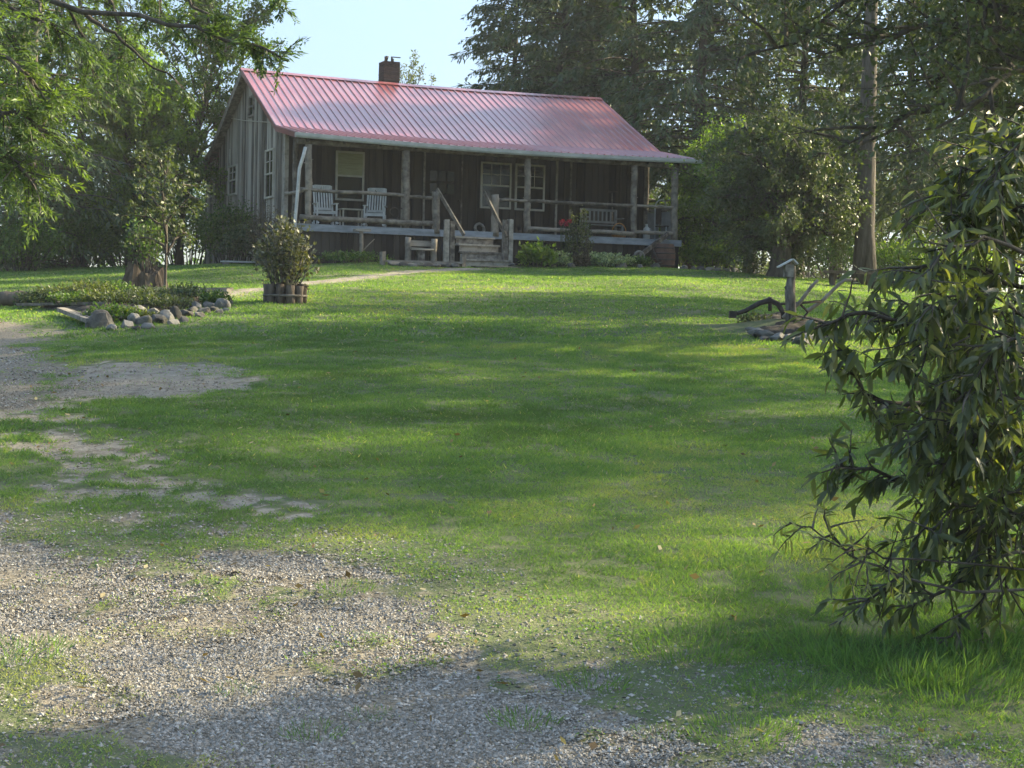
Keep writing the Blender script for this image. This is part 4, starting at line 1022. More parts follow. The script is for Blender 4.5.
# mounded soil of the bed
bed = [gp(*q_) for q_ in ((34, 309), (70, 299), (150, 293), (205, 298), (218, 303), (180, 311), (110, 318), (70, 314))]
BEDP = [(v_.x, v_.y) for v_ in bed]
def soil_bed(poly, hh, name, label, wide=.6):
    x0_, x1_ = min(a for a, _ in poly) - .3, max(a for a, _ in poly) + .3; y0_, y1_ = min(b_ for _, b_ in poly) - .3, max(b_ for _, b_ in poly) + .3
    xs = np.linspace(x0_, x1_, 80); ys = np.linspace(y0_, y1_, 70); XX, YY = [v_.ravel() for v_ in np.meshgrid(xs, ys)]
    hgt = np.clip(sdf(XX, YY, poly) + (fbm(XX * 3, YY * 3, 78, 3) - .5) * .3, -.25, wide)
    zz = G(XX, YY) + hh * np.sin(np.clip(hgt / wide, 0, 1) * math.pi / 2) + (fbm(XX * 6, YY * 6, 77, 3) - .5) * .09 - np.where(hgt < 0, .12, .0)
    ii = np.arange(xs.size * ys.size).reshape(ys.size, xs.size); qb = np.stack([ii[:-1, :-1], ii[:-1, 1:], ii[1:, 1:], ii[1:, :-1]], -1).reshape(-1, 4)
    o = mesh_np(name, np.stack([XX, YY, zz], 1), qb, SOIL, smooth=True); tag(o, label, 'soil', kind='structure')
soil_bed(BEDP, .10, 'planting_bed', 'mounded dark soil inside the rock bed')
MP = [gp(*q_) for q_ in ((744, 324), (758, 317), (790, 318), (830, 324), (838, 338), (795, 343), (755, 338))]
soil_bed([(v_.x, v_.y) for v_ in MP], .12, 'soil_mound', 'low dark soil mound under the birdhouse post and walking plow', .5)
def bedz(x, y):
    s_ = float(sdf(np.array([x]), np.array([y]), BEDP)[0]); return gz(x, y) + .10 * math.sin(min(max(s_ / .6, 0), 1) * math.pi / 2)
ROCKS = [(100, 327, .28, .24), (90, 322, .2, .2), (118, 322, .17, .16), (128, 328, .16, .13), (144, 326, .17, .17), (158, 323, .2, .15), (152, 317, .16, .16), (168, 322, .14, .19), (176, 319, .13, .2), (139, 315, .18, .15), (160, 311, .16, .14),
         (186, 317, .16, .12), (193, 313, .13, .12), (204, 314, .15, .12), (213, 312, .13, .12), (222, 309, .17, .18), (229, 305, .12, .13), (196, 309, .14, .14), (142, 294, .24, .14), (120, 292, .2, .13), (132, 301, .22, .1), (178, 306, .28, .16), (200, 300, .07, .16), (112, 330, .12, .09), (136, 330, .1, .08), (124, 319, .17, .16), (148, 329, .12, .1), (134, 323, .13, .15), (166, 317, .15, .13), (172, 325, .12, .1), (183, 322, .11, .1), (200, 317, .12, .1), (209, 308, .14, .13), (219, 314, .1, .09), (108, 316, .15, .12), (190, 307, .15, .12), (226, 312, .1, .08)]
for i, (px, py, r_, h_) in enumerate(ROCKS):
    p = gp(px, py)
    lab = 'mossy grey field stone in the border of the rock bed'
    g_ = 'stones bordering the rock bed'
    if i == 0: lab = 'big pointed grey stone at the near left corner of the rock bed'
    if i == 21: lab = 'broad dark stone at the foot of the sapling'
    if i == 22: lab = 'small upright stone standing on the back of the rock bed'
    rock((p.x, p.y, p.z - .015), r_ * .92, r_ * .75, h_ * .82, 100 + i, lab, g_)
# weathered planks at the bed's left corner
for i, (a_, b_, wd, ht, lab) in enumerate((((20, 309), (108, 311), .20, .045, 'long weathered plank along the front of the rock bed'), ((62, 316), (92, 328), .22, .06, 'split weathered log sloping to the big pointed stone'), ((128, 293), (230, 296), .2, .06, 'pale flat board along the back of the rock bed'))):
    pa, pb_ = gp(*a_), gp(*b_); b = MB()
    for k in range(3): o_ = (k - 1) * wd * .33; b.bar(Vector((o_ * .3, o_, .06 + random.uniform(0, .05))), (pb_ - pa) + Vector((o_ * .3, o_, .10 + random.uniform(-.02, .05))), wd * .34, ht)
    o = b.build('weathered_plank', PALEW); o.location = pa; tag(o, lab, 'plank', 'old planks at the rock bed')
p = gp(14, 306); b = MB(); b.log((-.25, 0, .12), (.28, .1, .14), .13, 10, 5, .02, .12); o = b.build('log', STUMPW); o.location = p; tag(o, 'short dark log at the left end of the rock bed', 'log')
for i, (px, py, rx, hh, mt, lab) in enumerate(((60, 304, .45, .26, LEAFO, 'dull olive low plant at the left end of the rock bed'), (90, 303, .5, .30, LEAFO, 'dull green low plant in the middle of the rock bed'), (112, 300, .42, .24, LEAF, 'dark green low plant behind the planks'), (112, 322, .36, .26, LEAF, 'green trailing plant spilling over the front stones'), (215, 306, .26, .24, LEAF, 'small green clump at the right end of the rock bed'), (136, 320, .26, .18, LEAFO, 'small olive clump between the front stones'), (40, 306, .35, .28, HEML, 'dark feathery clump beside the short log'), (185, 304, .45, .25, HEML, 'dark mat of greenery beside the sapling'), (76, 309, .42, .2, LEAF, 'small green mat behind the long weathered plank'), (104, 309, .4, .2, LEAFO, 'olive mat behind the split log'), (150, 305, .42, .2, LEAFD, 'dull dark plant between the planks and the sapling'), (128, 310, .5, .2, LEAFD, 'dusky green low plant in the middle of the rock bed'), (165, 311, .4, .22, LEAFD, 'dull green plant behind the front stones'))):
    p = gp(px, py); shrub('rock_garden_plant', lab, 'plant', (p.x, p.y, bedz(p.x, p.y) - .03), rx * 1.15, hh * 1.0, 80 + i, mt, 1300, .05, 34, 'low plants in the rock bed', base_r=rx * .7)

# ------------------------------------------------------------------ flowerbed along the porch
def fl(px, v): u = hu(px, v, -.9); q_ = H(u, v, 0); return Vector((q_.x, q_.y, gz(q_.x, q_.y)))
shrub('hosta_plant', 'broad light green leafy clump right of the porch steps', 'plant', fl(537, -1.1), .62, .62, 90, LEAFL, 1100, .13, 22, base_r=.3)
shrub('bee_balm', 'tall thin flowering plant in front of the right porch rail', 'plant', fl(578, -.7), .40, 1.5, 91, LEAFO, 1500, .07, 22, base_r=.3, up=.3)
rng = np.random.default_rng(5); q_ = fl(563, -.7); t = thing('red_flowers', 'cluster of dark red flower heads on thin stems before the porch', 'flowers', q_, 0); b = MB(); C = []; D = []
for i in range(9):
    x, y = rng.normal(0, .13), rng.normal(0, .1); z = 1.18 + rng.random() * .16; b.tube([(x * .5, y * .5, -.03), (x, y, z)], [.008, .005], 4, cap=False)
    a_ = rng.random((40, 3)) * 2 - 1; C.append(np.array([x, y, z]) + a_ * .012); D.append(unit(a_ + np.array([0, 0, .2])))
b.build('stem', LEAFO, t); C = np.concatenate(C); D = np.concatenate(D); leaf_obj('petals', C, D, rng.normal(0, 1, D.shape), np.full(len(C), .06), np.full(len(C), .025), REDFL, t, rng)
shrub('dusty_plant', 'low pale variegated plant along the front of the flowerbed', 'plant', fl(607, -1.25), .85, .36, 92, VARIEG, 1500, .09, 30, base_r=.6, ry=.35)
shrub('dusty_plant', 'small grey green clump between the hosta and the tall flowers', 'plant', fl(560, -1.2), .42, .42, 93, VARIEG, 700, .08, 18, base_r=.25)
shrub('coral_plant', 'low russet clump at the foot of the tall flowering plant', 'plant', fl(582, -1.25), .3, .36, 94, RUSSET, 600, .08, 14, base_r=.15)
shrub('border_plant', 'low green clump before the skirt beside the hand plow', 'plant', fl(640, -1.0), .4, .3, 95, LEAF, 700, .07, 16, base_r=.25)
shrub('ground_ivy', 'low green growth under the porch edge left of the bench', 'plant', fl(352, -.8), 1.0, .3, 96, LEAF, 1500, .07, 30, base_r=.8, ry=.5)
rock(fl(547, -.55), .3, .2, .5, 131, 'tall rounded grey stone behind the hosta')
for i, px in enumerate((395, 404, 413, 420, 428, 436, 441, 448, 455)):
    q_ = fl(px, -1.75 - .1 * (i % 3)); rock(q_, .2 + .08 * (i % 3 == 0), .16, .09, 140 + i, 'flat pale stone of the bed edging before the bench', 'flat stones edging the bed before the bench')
for i, px in enumerate((512, 572, 622, 640, 655, 684, 693, 701, 709, 718, 727, 735)):
    q_ = fl(px, -1.55 if px < 680 else -.8); rock(q_, .14 + .03 * (i % 3), .11, .12, 160 + i, 'small pale stone in the border right of the barrel' if px > 680 else 'small grey stone edging the flowerbed under the porch', 'small stones edging the flowerbed')
q_ = fl(500, -1.75); b = MB(); b.box((-.75, -.22, .0), (.6, .2, .05), jit=.03); o = b.build('flagstone', ROCK); o.location = q_; o.rotation_euler = (0, 0, TH); tag(o, 'flat flagstone lying at the foot of the porch steps', 'flagstone')
a_, b__ = fl(386, -1.65), fl(462, -1.65); b = MB(); b.bar((0, 0, .12), b__ - a_ + Vector((0, 0, .12)), .16, .06); o = b.build('edging_board', PALEW); o.location = a_; tag(o, 'long pale edging board lying on the flat stones before the bench', 'board')
shrub('hydrangea_bush', 'low pale topped green bush right of the barrel', 'bush', fl(712, -.1), 1.0, .85, 97, LEAFL, 2600, .12, 26, base_r=.4)

# ------------------------------------------------------------------ birdhouse post, plow and mound
bp_ = gp(790, 331); t = thing('birdhouse_post', 'gnarled upright log with a small white roofed birdhouse on top', 'birdhouse', bp_, 0)
z1 = EYE + ray(789, 266).z * bp_.y - bp_.z
b = MB(); b.tube([(.02, 0, -.1), (.0, 0, .3), (-.02, .0, z1 * .6), (.0, 0, z1 * .85), (-.01, 0, z1)], [.095, .08, .07, .066, .058], 13, None, .16); b.tube([(0, 0, z1 * .55), (-.1, -.02, z1 * .68)], [.03, .018], 6); b.build('post', GNARL, t)
b = MB(); b.box((-.115, -.08, z1 - .16), (.01, .08, z1 + .02), jit=.004); bh = b.build('birdhouse', WOODB, t)
b = MB(); b.bar((-.21, 0, z1 - .02), (.0, 0, z1 + .10), .22, .02); b.bar((.0, 0, z1 + .10), (.07, 0, z1 + .03), .22, .02); b.build('roof', WHITE, bh)
m_ = MOUND
t = thing('walking_plow', 'old wooden walking plow with two long handles beside the birdhouse post', 'plow', (m_.x, m_.y + .35, m_.z), 0)
o0 = Vector((m_.x, m_.y + .35, m_.z))
def pl_(px, py, dy=0.0): return at(px, py, o0.y + dy) - o0
b = MB(); pts = [pl_(732, 315), pl_(745, 311), pl_(760, 303), pl_(770, 300.5), pl_(778, 304), pl_(783, 312), pl_(784, 322)]
b.tube(pts, [.028, .034, .04, .046, .042, .038, .034], 8, None, .08); b.box(pl_(729, 318) - Vector((.0, .05, .0)), pl_(733, 311) + Vector((.05, .05, 0))); b.tube([pl_(770, 297), pl_(770, 311)], .03, 6); b.build('beam', IRON, t)
for sgn, dy in (((784, 320), -.12), ((788, 325), .25)):
    b = MB()
    if dy < 0: pts = [pl_(783, 318, dy), pl_(800, 302, dy), pl_(812, 286, dy), pl_(818, 280, dy)]
    else: pts = [pl_(806, 312, dy), pl_(822, 301, dy), pl_(838, 285, dy), pl_(845, 280, dy), pl_(856, 280, dy)]
    b.tube(pts, [.034, .03, .028, .024, .022][:len(pts)], 7); b.build('handle', LOGW, t)
b = MB(); b.tube([pl_(780, 304), pl_(800, 303, .0), pl_(822, 301, .25)], .022, 6); b.tube([pl_(800, 304, -.1), pl_(808, 312, .2), pl_(800, 322, .1)], .02, 6); b.build('brace', IRON, t)
b = MB(); b.add([pl_(772, 326, -.1), pl_(790, 318, 0), pl_(796, 328, .1), pl_(776, 333, -.15)], [(0, 1, 2, 3), (3, 2, 1, 0)]); b.tube([pl_(784, 318), pl_(786, 330)], .035, 6); b.build('plowshare', IRON, t)
for i, (px, py, r_) in enumerate(((757, 336, .2), (768, 339, .22), (779, 341, .2), (789, 342, .18), (800, 344, .2), (764, 341, .14), (774, 334, .16), (784, 337, .15), (810, 341, .18), (752, 333, .14))):
    rock(gp(px, py), r_, r_ * .7, r_ * .42, 180 + i, 'pale flat stone heaped at the foot of the birdhouse post', 'flat stones at the foot of the birdhouse post')
shrub('mound_plant', 'low dark green plant under the beam of the walking plow', 'plant', gp(755, 327), (.30), .2, 98, LEAFD, 420, .05, 18, base_r=.2)
lb = onx(853, 40.5); t = thing('rustic_bench', 'low dark plank bench in front of the thick grey tree trunk', 'bench', lb, .1)
b = MB(); b.box((-.75, -.2, .36), (.75, .2, .43), jit=.01); b.build('seat', STUMPW, t)
for x in (-.55, .55): b = MB(); b.log((x, 0, -.05), (x, 0, .36), .08, 9, 3, .01, .1); b.build('leg', STUMPW, t)

# ------------------------------------------------------------------ trees right of and behind the cabin
broadleaf('apple_tree', 'dark round old apple tree with a thick trunk and boughs to the ground', 'tree', onx(778, 42.5), 4.2, 2.25, 2.25, 2.1, 201, LEAFD, limbs=44, subs=14, twigs=7, leaves=12, leaf=.085, trunk_r=.33, lowest=.2, spread=.34, droop=.25)
broadleaf('crabapple_tree', 'lighter green bushy tree between the porch end and the dark apple tree', 'tree', onx(728, 48.5), 4.3, 2.3, 2.3, 2.0, 202, LEAFL, limbs=40, subs=13, twigs=7, leaves=11, leaf=.09, trunk_r=.14, lowest=.15, spread=.34, droop=.1)
shrub('viburnum_bush', 'dense dark bush at the right end of the porch beyond the barrel', 'bush', onx(692, 50), 1.4, 2.3, 203, LEAF, 5000, .09, 34, base_r=.5)
pin = conifer('pine_tree', 'tall pine with a thick bare grey trunk right of the apple tree', 'tree', onx(864, 42.5), 19, 3.0, 8.5, 211, PINE, BARK, whorls=20, per=5, twigs=14, trunk_r=.29, group='tall pines behind the lawn', ndl=(.22, .06), dead=14, droop=.1, pw=.6)
spr = conifer('spruce_tree', 'dark spruce rising over the middle of the red roof', 'tree', onx(548, 66), 17, 4.2, 1.5, 212, HEML, whorls=38, per=9, twigs=15, trunk_r=.24, group='dark conifers behind the cabin', ndl=(.27, .09), dead=6, sparse=.06, dens=9, pw=.7)
put(spr, onx(505, 70), 'dark spruce whose boughs reach farthest left over the roof ridge', .98, 1.3)
put(spr, onx(592, 74), 'dark spruce behind the right end of the roof ridge', 1.1, 2.6)
put(spr, onx(635, 64), 'dark spruce directly behind the right rake of the roof', 1.15, 3.9)
hp_ = conifer('hemlock_tree', 'tall open hemlock with a black trunk right of the roof end', 'tree', onx(693, 58), 19, 4.3, 3.6, 213, HEML, whorls=32, per=8, twigs=15, trunk_r=.26, group='open conifers right of the cabin', ndl=(.27, .09), dead=16, sparse=.15, dens=9, pw=.6)
put(hp_, onx(797, 62), 'open hemlock with a slim trunk above the dark apple tree', .95, 1.7)
put(hp_, onx(748, 72), 'open hemlock standing deep between the two black trunks', 1.05, 2.9)
put(hp_, onx(905, 60), 'open hemlock with a thin trunk right of the thick grey pine', .9, 4.4)
put(hp_, onx(835, 78), 'open hemlock far behind the thick grey pine', 1.05, 5.1)
put(hp_, onx(965, 56), 'open hemlock nearest the right border of the picture', .95, .6)
put(hp_, onx(1040, 50), 'open hemlock cut off by the right picture border', 1.0, 3.3)
und = broadleaf('forest_tree', 'leafy forest tree filling the gap behind the porch roof end', 'tree', onx(665, 82), 8.5, 3.8, 4.2, 3.8, 221, LEAFO, limbs=20, subs=9, twigs=6, leaves=8, leaf=.17, trunk_r=.14, lowest=.1, group='leafy forest trees beyond the lawn')
for px, Y, lab, sc, rz in ((735, 92, 'leafy forest tree far behind the light bushy tree', 1.05, 1), (885, 70, 'leafy forest tree low between the thick pine and the thin trunk', .62, 2), (945, 66, 'leafy forest tree behind the foreground branch at right', .75, 3), (1010, 74, 'leafy forest tree at the right edge beyond the lawn', .95, 4), (600, 96, 'leafy forest tree hidden mostly by the roof', 1.0, 5), (805, 98, 'leafy forest tree far beyond the dark apple tree', 1.05, 5.6), (930, 104, 'leafy forest tree farthest back between the thin trunks', 1.2, .4)):
    put(und, onx(px, Y), lab, sc, rz)
for px, Y, rx, hh, sd, lab in ((900, 46, 1.3, 1.3, 1, 'sunlit low bush at the lawn edge right of the thick pine'), (835, 50, 1.5, 1.6, 2, 'low bush behind the plank bench'), (965, 44, 1.3, 1.2, 3, 'low bush at the lawn edge behind the peach branches')):
    shrub('lawn_edge_bush', lab, 'bush', onx(px, Y), rx, hh, 230 + sd, LEAFL if sd != 2 else LEAF, 3000, .10, 24, 'bushes along the right lawn edge', base_r=.5)
far = broadleaf('distant_tree', 'small distant treetop showing beside the chimney', 'tree', onx(408, 110), 16.6, 2.3, 14.0, 2.9, 241, LEAFO, limbs=14, subs=7, twigs=5, leaves=7, leaf=.2, trunk_r=.16, lowest=.4, gaps=.25)

# the big oak whose boughs hang in at the upper right
broadleaf('oak_tree', 'big overhanging oak at the upper right with dark boughs', 'tree', (9.3, 24.5, gz(9.3, 24.5)), 11, 6.2, 6.0, 3.5, 251, LEAFD, limbs=52, subs=15, twigs=8, leaves=13, leaf=.10, trunk_r=.34, lowest=.35, spread=.26, limb_k=.26)
# trees beyond the right border whose shade lies on the lawn
sh = broadleaf('shade_tree', 'large leafy tree outside the right border shading the middle lawn', 'tree', (19.5, 23.5, gz(19.5, 23.5)), 14, 5.2, 9.5, 4.6, 252, LEAF, limbs=26, subs=10, twigs=6, leaves=6, leaf=.19, trunk_r=.3, lowest=.25, spread=.28, group='leafy trees outside the right border')
for x, y, lab, sc, rz in ((14.6, 10.4, 'large leafy tree outside the right border shading the gravel', .74, 1.1), (22, 37, 'large leafy tree outside the right border shading the upper lawn', 1.0, 2.2), (15.5, 33.5, 'large leafy tree outside the right border next to the oak', .8, 3.1), (17.5, 18.3, 'large leafy tree outside the right border between oak and driveway', .85, 4.0)):
    put(sh, (x, y, gz(x, y)), lab, sc, rz)

# ------------------------------------------------------------------ near tree at the upper left: feathery boughs hanging into the picture
def near_boughs():
    rng = np.random.default_rng(301); Y0 = 14.5; ox = -6.8
    base = Vector((ox, Y0, gz(ox, Y0))); t = thing('cypress_tree', 'feathery light green tree hanging its boughs in at the upper left', 'tree', base, 0)
    mb = MB(); C, D, T = [], [], []
    tp, _ = curve_pts((0, 0, -.2), (0, 0, 1), 10.5, 10, rng, .02); mb.tube(tp, [.26 * (1 - i / 12) for i in range(11)], 10, rough=.04)
    def bough(pix, r0, dens, tint, droop=.45, tw=(.25, .6), start=.0):
        pts = np.array([np.array(at(a, b, Y) - base) for a, b, Y in pix]); 
        # smooth resample
        n = 14; fs = np.linspace(0, 1, n); P = np.array([sample_line(pts, f)[0] for f in fs]); P[1:-1] = (P[:-2] + 2 * P[1:-1] + P[2:]) / 4
        P[1:] += rng.normal(0, .02, (n - 1, 3))
        mb.tube(P, [r0 * (1 - .85 * i / n) + .003 for i in range(n)], 6, rough=.08)
        Lt = np.linalg.norm(np.diff(P, axis=0), axis=1).sum()
        for m in range(int(.62 * dens * Lt)):
            f = start + (1 - start) * rng.random(); q_, qd = sample_line(P, f)
            sd = unit(qd * .7 + rng.normal(0, .55, 3) + np.array([0, 0, -droop * rng.random()])); tl = rng.uniform(*tw)
            sp, _ = curve_pts(q_, sd, tl, 4, rng, .12, -droop * .6); mb.tube(sp, [.006, .005, .004, .003, .002], 3, cap=False)
            for k in range(7):                                             # side sprays
                w_, wd = sample_line(sp, .15 + .85 * (k + rng.random()) / 7); side = unit(np.cross(wd, [0, 0, 1]) + rng.normal(0, .3, 3)) * (1 if k % 2 else -1)
                s2 = unit(wd * .9 + side * .7 + np.array([0, 0, -.25])); sl2 = tl * rng.uniform(.18, .38); kk = np.linspace(.05, 1, 9)
                c = w_ + s2 * sl2 * kk[:, None]; sgn = np.where(np.arange(9) % 2, 1, -1)[:, None]
                C.append(c); D.append(s2 * .8 + side * sgn * .8 + rng.normal(0, .2, (9, 3))); T.append(np.clip(np.full(9, tint + rng.normal(0, .15)), 0, 1))
    # limbs crossing the top
    bough([(-230, -60, 14.5), (-80, -40, 14), (45, 2, 13.5), (100, 14, 13.3), (150, 18, 13.2), (205, 32, 13), (250, 46, 12.8), (285, 56, 12.6)], .03, 10, .0, .0, (.10, .26), .55)
    bough([(60, 2, 13.5), (95, 22, 13.5), (125, 45, 13.4), (180, 90, 13.3)], .022, 8, .15, .3, (.2, .4), .35)
    bough([(120, -70, 14), (175, -30, 13.5), (195, 8, 13.3), (215, 28, 13.2), (255, 42, 13)], .016, 15, .0, .0, (.12, .32), .3)
    bough([(150, -90, 14), (225, -40, 13.5), (270, -12, 13.3), (285, 4, 13.2)], .018, 8, .12, .15, (.1, .25), .5)
    bough([(36, 0, 13), (44, 18, 13), (50, 50, 13), (52, 62, 13)], .012, 4, .3, .3, (.1, .3))
    for pix, den, ti in (([(-200, -40, 13), (-60, 10, 12.5), (10, 60, 12), (45, 95, 12)], 26, .7), ([(-200, 60, 13), (-60, 90, 12.3), (0, 110, 12), (48, 132, 12)], 30, .9), ([(-180, 90, 13), (-40, 130, 12), (10, 155, 12), (32, 178, 12)], 28, .9),
                         ([(-200, -90, 14), (-60, -30, 13.5), (20, 10, 13.2), (70, 40, 13)], 24, .55), ([(-100, -90, 14), (0, -50, 14), (50, -8, 14), (85, 40, 14), (92, 70, 14)], 20, .5), ([(-60, -100, 15), (60, -50, 15), (110, -5, 15), (125, 40, 15), (120, 60, 15)], 18, .4), ([(-150, 0, 14), (-30, 30, 14), (30, 60, 14), (62, 85, 14)], 18, .5),
                         ([(-160, 10, 14), (-60, 50, 13.5), (-10, 75, 13), (20, 100, 13)], 24, .8), ([(20, -110, 15), (110, -60, 15), (150, -20, 15), (165, 25, 15)], 14, .3), ([(-140, -80, 13), (-50, -20, 13), (0, 20, 13), (20, 48, 13)], 24, .7)):
        bough(pix, .026, den * 1.15, ti * .7, .45, (.2, .48), .25)
    mb.build('trunk', BARK, t); C = np.concatenate(C); D = np.concatenate(D); T = np.concatenate(T); n = len(C)
    leaf_obj('crown', C, D, rng.normal(0, .5, (n, 3)) + np.array([0, 0, 1]), rng.uniform(.035, .075, n), rng.uniform(.010, .017, n), FEATH, t, rng, T)
near_boughs()

# ------------------------------------------------------------------ the peach tree at the right
def peach():
    rng = np.random.default_rng(311); bx, by = 3.05, 7.25; base = Vector((bx, by, gz(bx, by))); t = thing('peach_tree', 'peach tree with long drooping glossy leaves at the right border', 'tree', base, 0)
    mb = MB(); C, D, T, S_ = [], [], [], []
    tp, _ = curve_pts((0, 0, -.15), (-.1, 0, 1), 2.3, 6, rng, .06); mb.tube(tp, [.085 * (1 - i / 9) for i in range(7)], 9, rough=.06)
    def limb(pix, r0, twigs, f0=.2, tw=(.08, .28), lv=8, tint=.4, size=1.0, start=None, down=.45):
        pts = [np.array(at(a, b, Y) - base) for a, b, Y in pix]
        if start is not None: pts = [tp[start]] + pts
        pts = np.array(pts); n = 12; P = np.array([sample_line(pts, f)[0] for f in np.linspace(0, 1, n)]); P[1:-1] = (P[:-2] + 2 * P[1:-1] + P[2:]) / 4; P[1:] += rng.normal(0, .012, (n - 1, 3))
        mb.tube(P, [.68 * r0 * (1 - .8 * i / n) + .002 for i in range(n)], 6, rough=.1)
        for m in range(twigs):
            f = f0 + (1 - f0) * (m + rng.random()) / twigs; q_, qd = sample_line(P, f)
            sd = unit(qd * .6 + rng.normal(0, .6, 3) + np.array([-.1, 0, -.1])); tl = rng.uniform(*tw); sp, ed = curve_pts(q_, sd, tl, 5, rng, .14, -.35)
            mb.tube(sp, [.005, .0045, .004, .003, .0025, .002], 4, cap=False)
            for k in range(lv):
                w_, wd = sample_line(sp, .1 + .9 * (k + rng.random()) / lv); side = unit(np.cross(wd, rng.normal(0, 1, 3)))
                C.append(w_); D.append(unit(wd * .45 + side * .75 + np.array([0, 0, -down - .35 * rng.random()]))); T.append(np.clip(tint + .08 + rng.normal(0, .32), 0, 1)); S_.append(size)
    limb([(1015, 380, 7.0), (940, 405, 6.9), (880, 405, 6.8), (858, 385, 6.7), (838, 345, 6.6)], .026, 26, .25, start=2)
    limb([(1000, 330, 7.0), (930, 330, 6.8), (880, 318, 6.7), (850, 310, 6.6), (830, 322, 6.5)], .02, 28, .2, start=3, tint=.5)
    limb([(1005, 280, 7.1), (960, 268, 7), (915, 262, 6.9), (888, 275, 6.9)], .018, 22, .15, start=4)
    limb([(1010, 210, 7.2), (975, 195, 7.1), (945, 185, 7), (930, 200, 7)], .018, 22, .1, start=4)
    limb([(1030, 160, 7.2), (1000, 140, 7.2), (975, 150, 7.1)], .014, 20, .1, start=5)
    limb([(1050, 150, 7.1), (1025, 125, 7), (1005, 140, 7)], .012, 16, .05, start=5)
    limb([(1000, 240, 6.6), (965, 240, 6.5), (935, 255, 6.4), (920, 290, 6.4)], .014, 22, .1, start=4, tint=.3)
    limb([(1010, 430, 7), (960, 470, 6.9), (900, 478, 6.8), (858, 468, 6.7), (832, 462, 6.7)], .02, 30, .2, start=2, tint=.25)
    limb([(1010, 470, 7.1), (970, 520, 7), (930, 555, 7), (890, 590, 7), (852, 605, 7)], .018, 24, .25, start=1, tint=.3, lv=8)
    limb([(1000, 500, 6.9), (975, 560, 6.9), (940, 595, 6.9), (905, 610, 6.9)], .014, 20, .2, start=1, tint=.3, lv=8)
    limb([(985, 520, 7), (987, 570, 7), (982, 630, 7), (985, 655, 7)], .012, 9, .2, start=2, lv=6, tint=.4)
    limb([(1010, 540, 6.8), (990, 590, 6.8), (960, 630, 6.8), (935, 640, 6.8)], .012, 14, .2, start=1, tint=.35, lv=8)
    limb([(1040, 460, 7.4), (1010, 500, 7.4), (985, 510, 7.4), (950, 500, 7.4)], .012, 16, .1, start=2, tint=.7, lv=8)
    limb([(1030, 560, 7.2), (1005, 575, 7.2), (1000, 610, 7.2)], .012, 12, .1, start=1, tint=.75, lv=8)
    for a, b in (((985, 350, 6.6), (900, 360, 6.4)), ((980, 390, 6.7), (900, 440, 6.5)), ((1000, 300, 6.5), (930, 310, 6.3)), ((1010, 440, 6.6), (930, 430, 6.4)), ((1015, 400, 7.2), (960, 360, 7.2)), ((1000, 460, 7), (920, 510, 7)), ((1000, 500, 6.7), (910, 540, 6.7)), ((1020, 260, 7.3), (960, 310, 7.2)), ((1025, 210, 6.9), (985, 240, 6.8)), ((1020, 330, 6.4), (965, 400, 6.3)), ((1010, 300, 7.4), (940, 380, 7.4)), ((1020, 350, 6.9), (900, 300, 6.8)), ((1015, 420, 6.5), (940, 470, 6.4)), ((1030, 230, 7), (950, 215, 6.9)), ((1035, 180, 7.1), (960, 170, 7)), ((1030, 140, 6.8), (990, 190, 6.7)), ((1030, 380, 7.3), (930, 340, 7.3)), ((1030, 460, 6.5), (960, 440, 6.4)), ((1030, 520, 7.1), (950, 560, 7.1))):
        m_ = tuple((np.array(a) + np.array(b)) / 2 + np.array([0, -14, 0])); limb([a, m_, b], .009, 25, .05, start=3, lv=10, tint=.30)
    # the far half of the crown, beyond the border
    for px, py, Y, k in ((1330, 330, 7.4, 4), (1380, 240, 7.2, 4), (1300, 160, 7.4, 5), (1210, 90, 7.2, 6), (1150, 60, 7.5, 6), (1350, 420, 7.0, 3), (1300, 500, 7.4, 2), (1250, 380, 6.5, 3), (1230, 260, 6.4, 4), (1180, 180, 6.5, 5), (1280, 280, 8.1, 4), (1180, 330, 8.3, 3), (1120, 240, 8.2, 4), (1100, 400, 8.1, 2), (1220, 460, 8.1, 2), (1330, 560, 7.1, 1), (1120, 130, 6.7, 5), (1100, 480, 6.4, 2), (1190, 540, 6.5, 1), (1110, 300, 6.3, 4), (1400, 340, 7.8, 3)):
        b_ = np.array([px, py, Y]); a_ = np.array([1165, py + 10, 7.25]); limb([tuple(a_ + (b_ - a_) * .3 + np.array([0, -14, 0])), tuple(a_ + (b_ - a_) * .65 + np.array([0, -12, 0])), tuple(b_)], .014, 15, .05, start=k, lv=9, tint=.35)
    # pale thin willow-like sprout reaching left
    limb([(930, 590, 6.6), (880, 574, 6.5), (850, 557, 6.4), (832, 538, 6.4), (824, 512, 6.4)], .008, 10, .3, (.08, .25), 9, .98, .8, start=1, down=.15)
    limb([(905, 560, 6.5), (860, 548, 6.4), (820, 538, 6.3), (788, 522, 6.3)], .005, 12, .25, (.08, .22), 9, 1.0, .75, start=1, down=.15)
    mb.build('trunk', BARK, t)
    C = np.array(C); D = np.array(D); T = np.array(T); S_ = np.array(S_); n = len(C); k = C[:, 2] > -.0; C, D, T, S_ = C[k], D[k], T[k], S_[k]; n = len(C)
    Lf = (.042 + .07 * rng.random(n) ** .8) * S_; Wf = Lf * rng.uniform(.22, .31, n) * np.where(S_ < .9, .6, 1)
    long_leaves('crown', C, D, rng.normal(0, .6, (n, 3)) + np.array([0, -.15, .8]), Lf, Wf, PEACH, t, rng, T, .3)
peach()
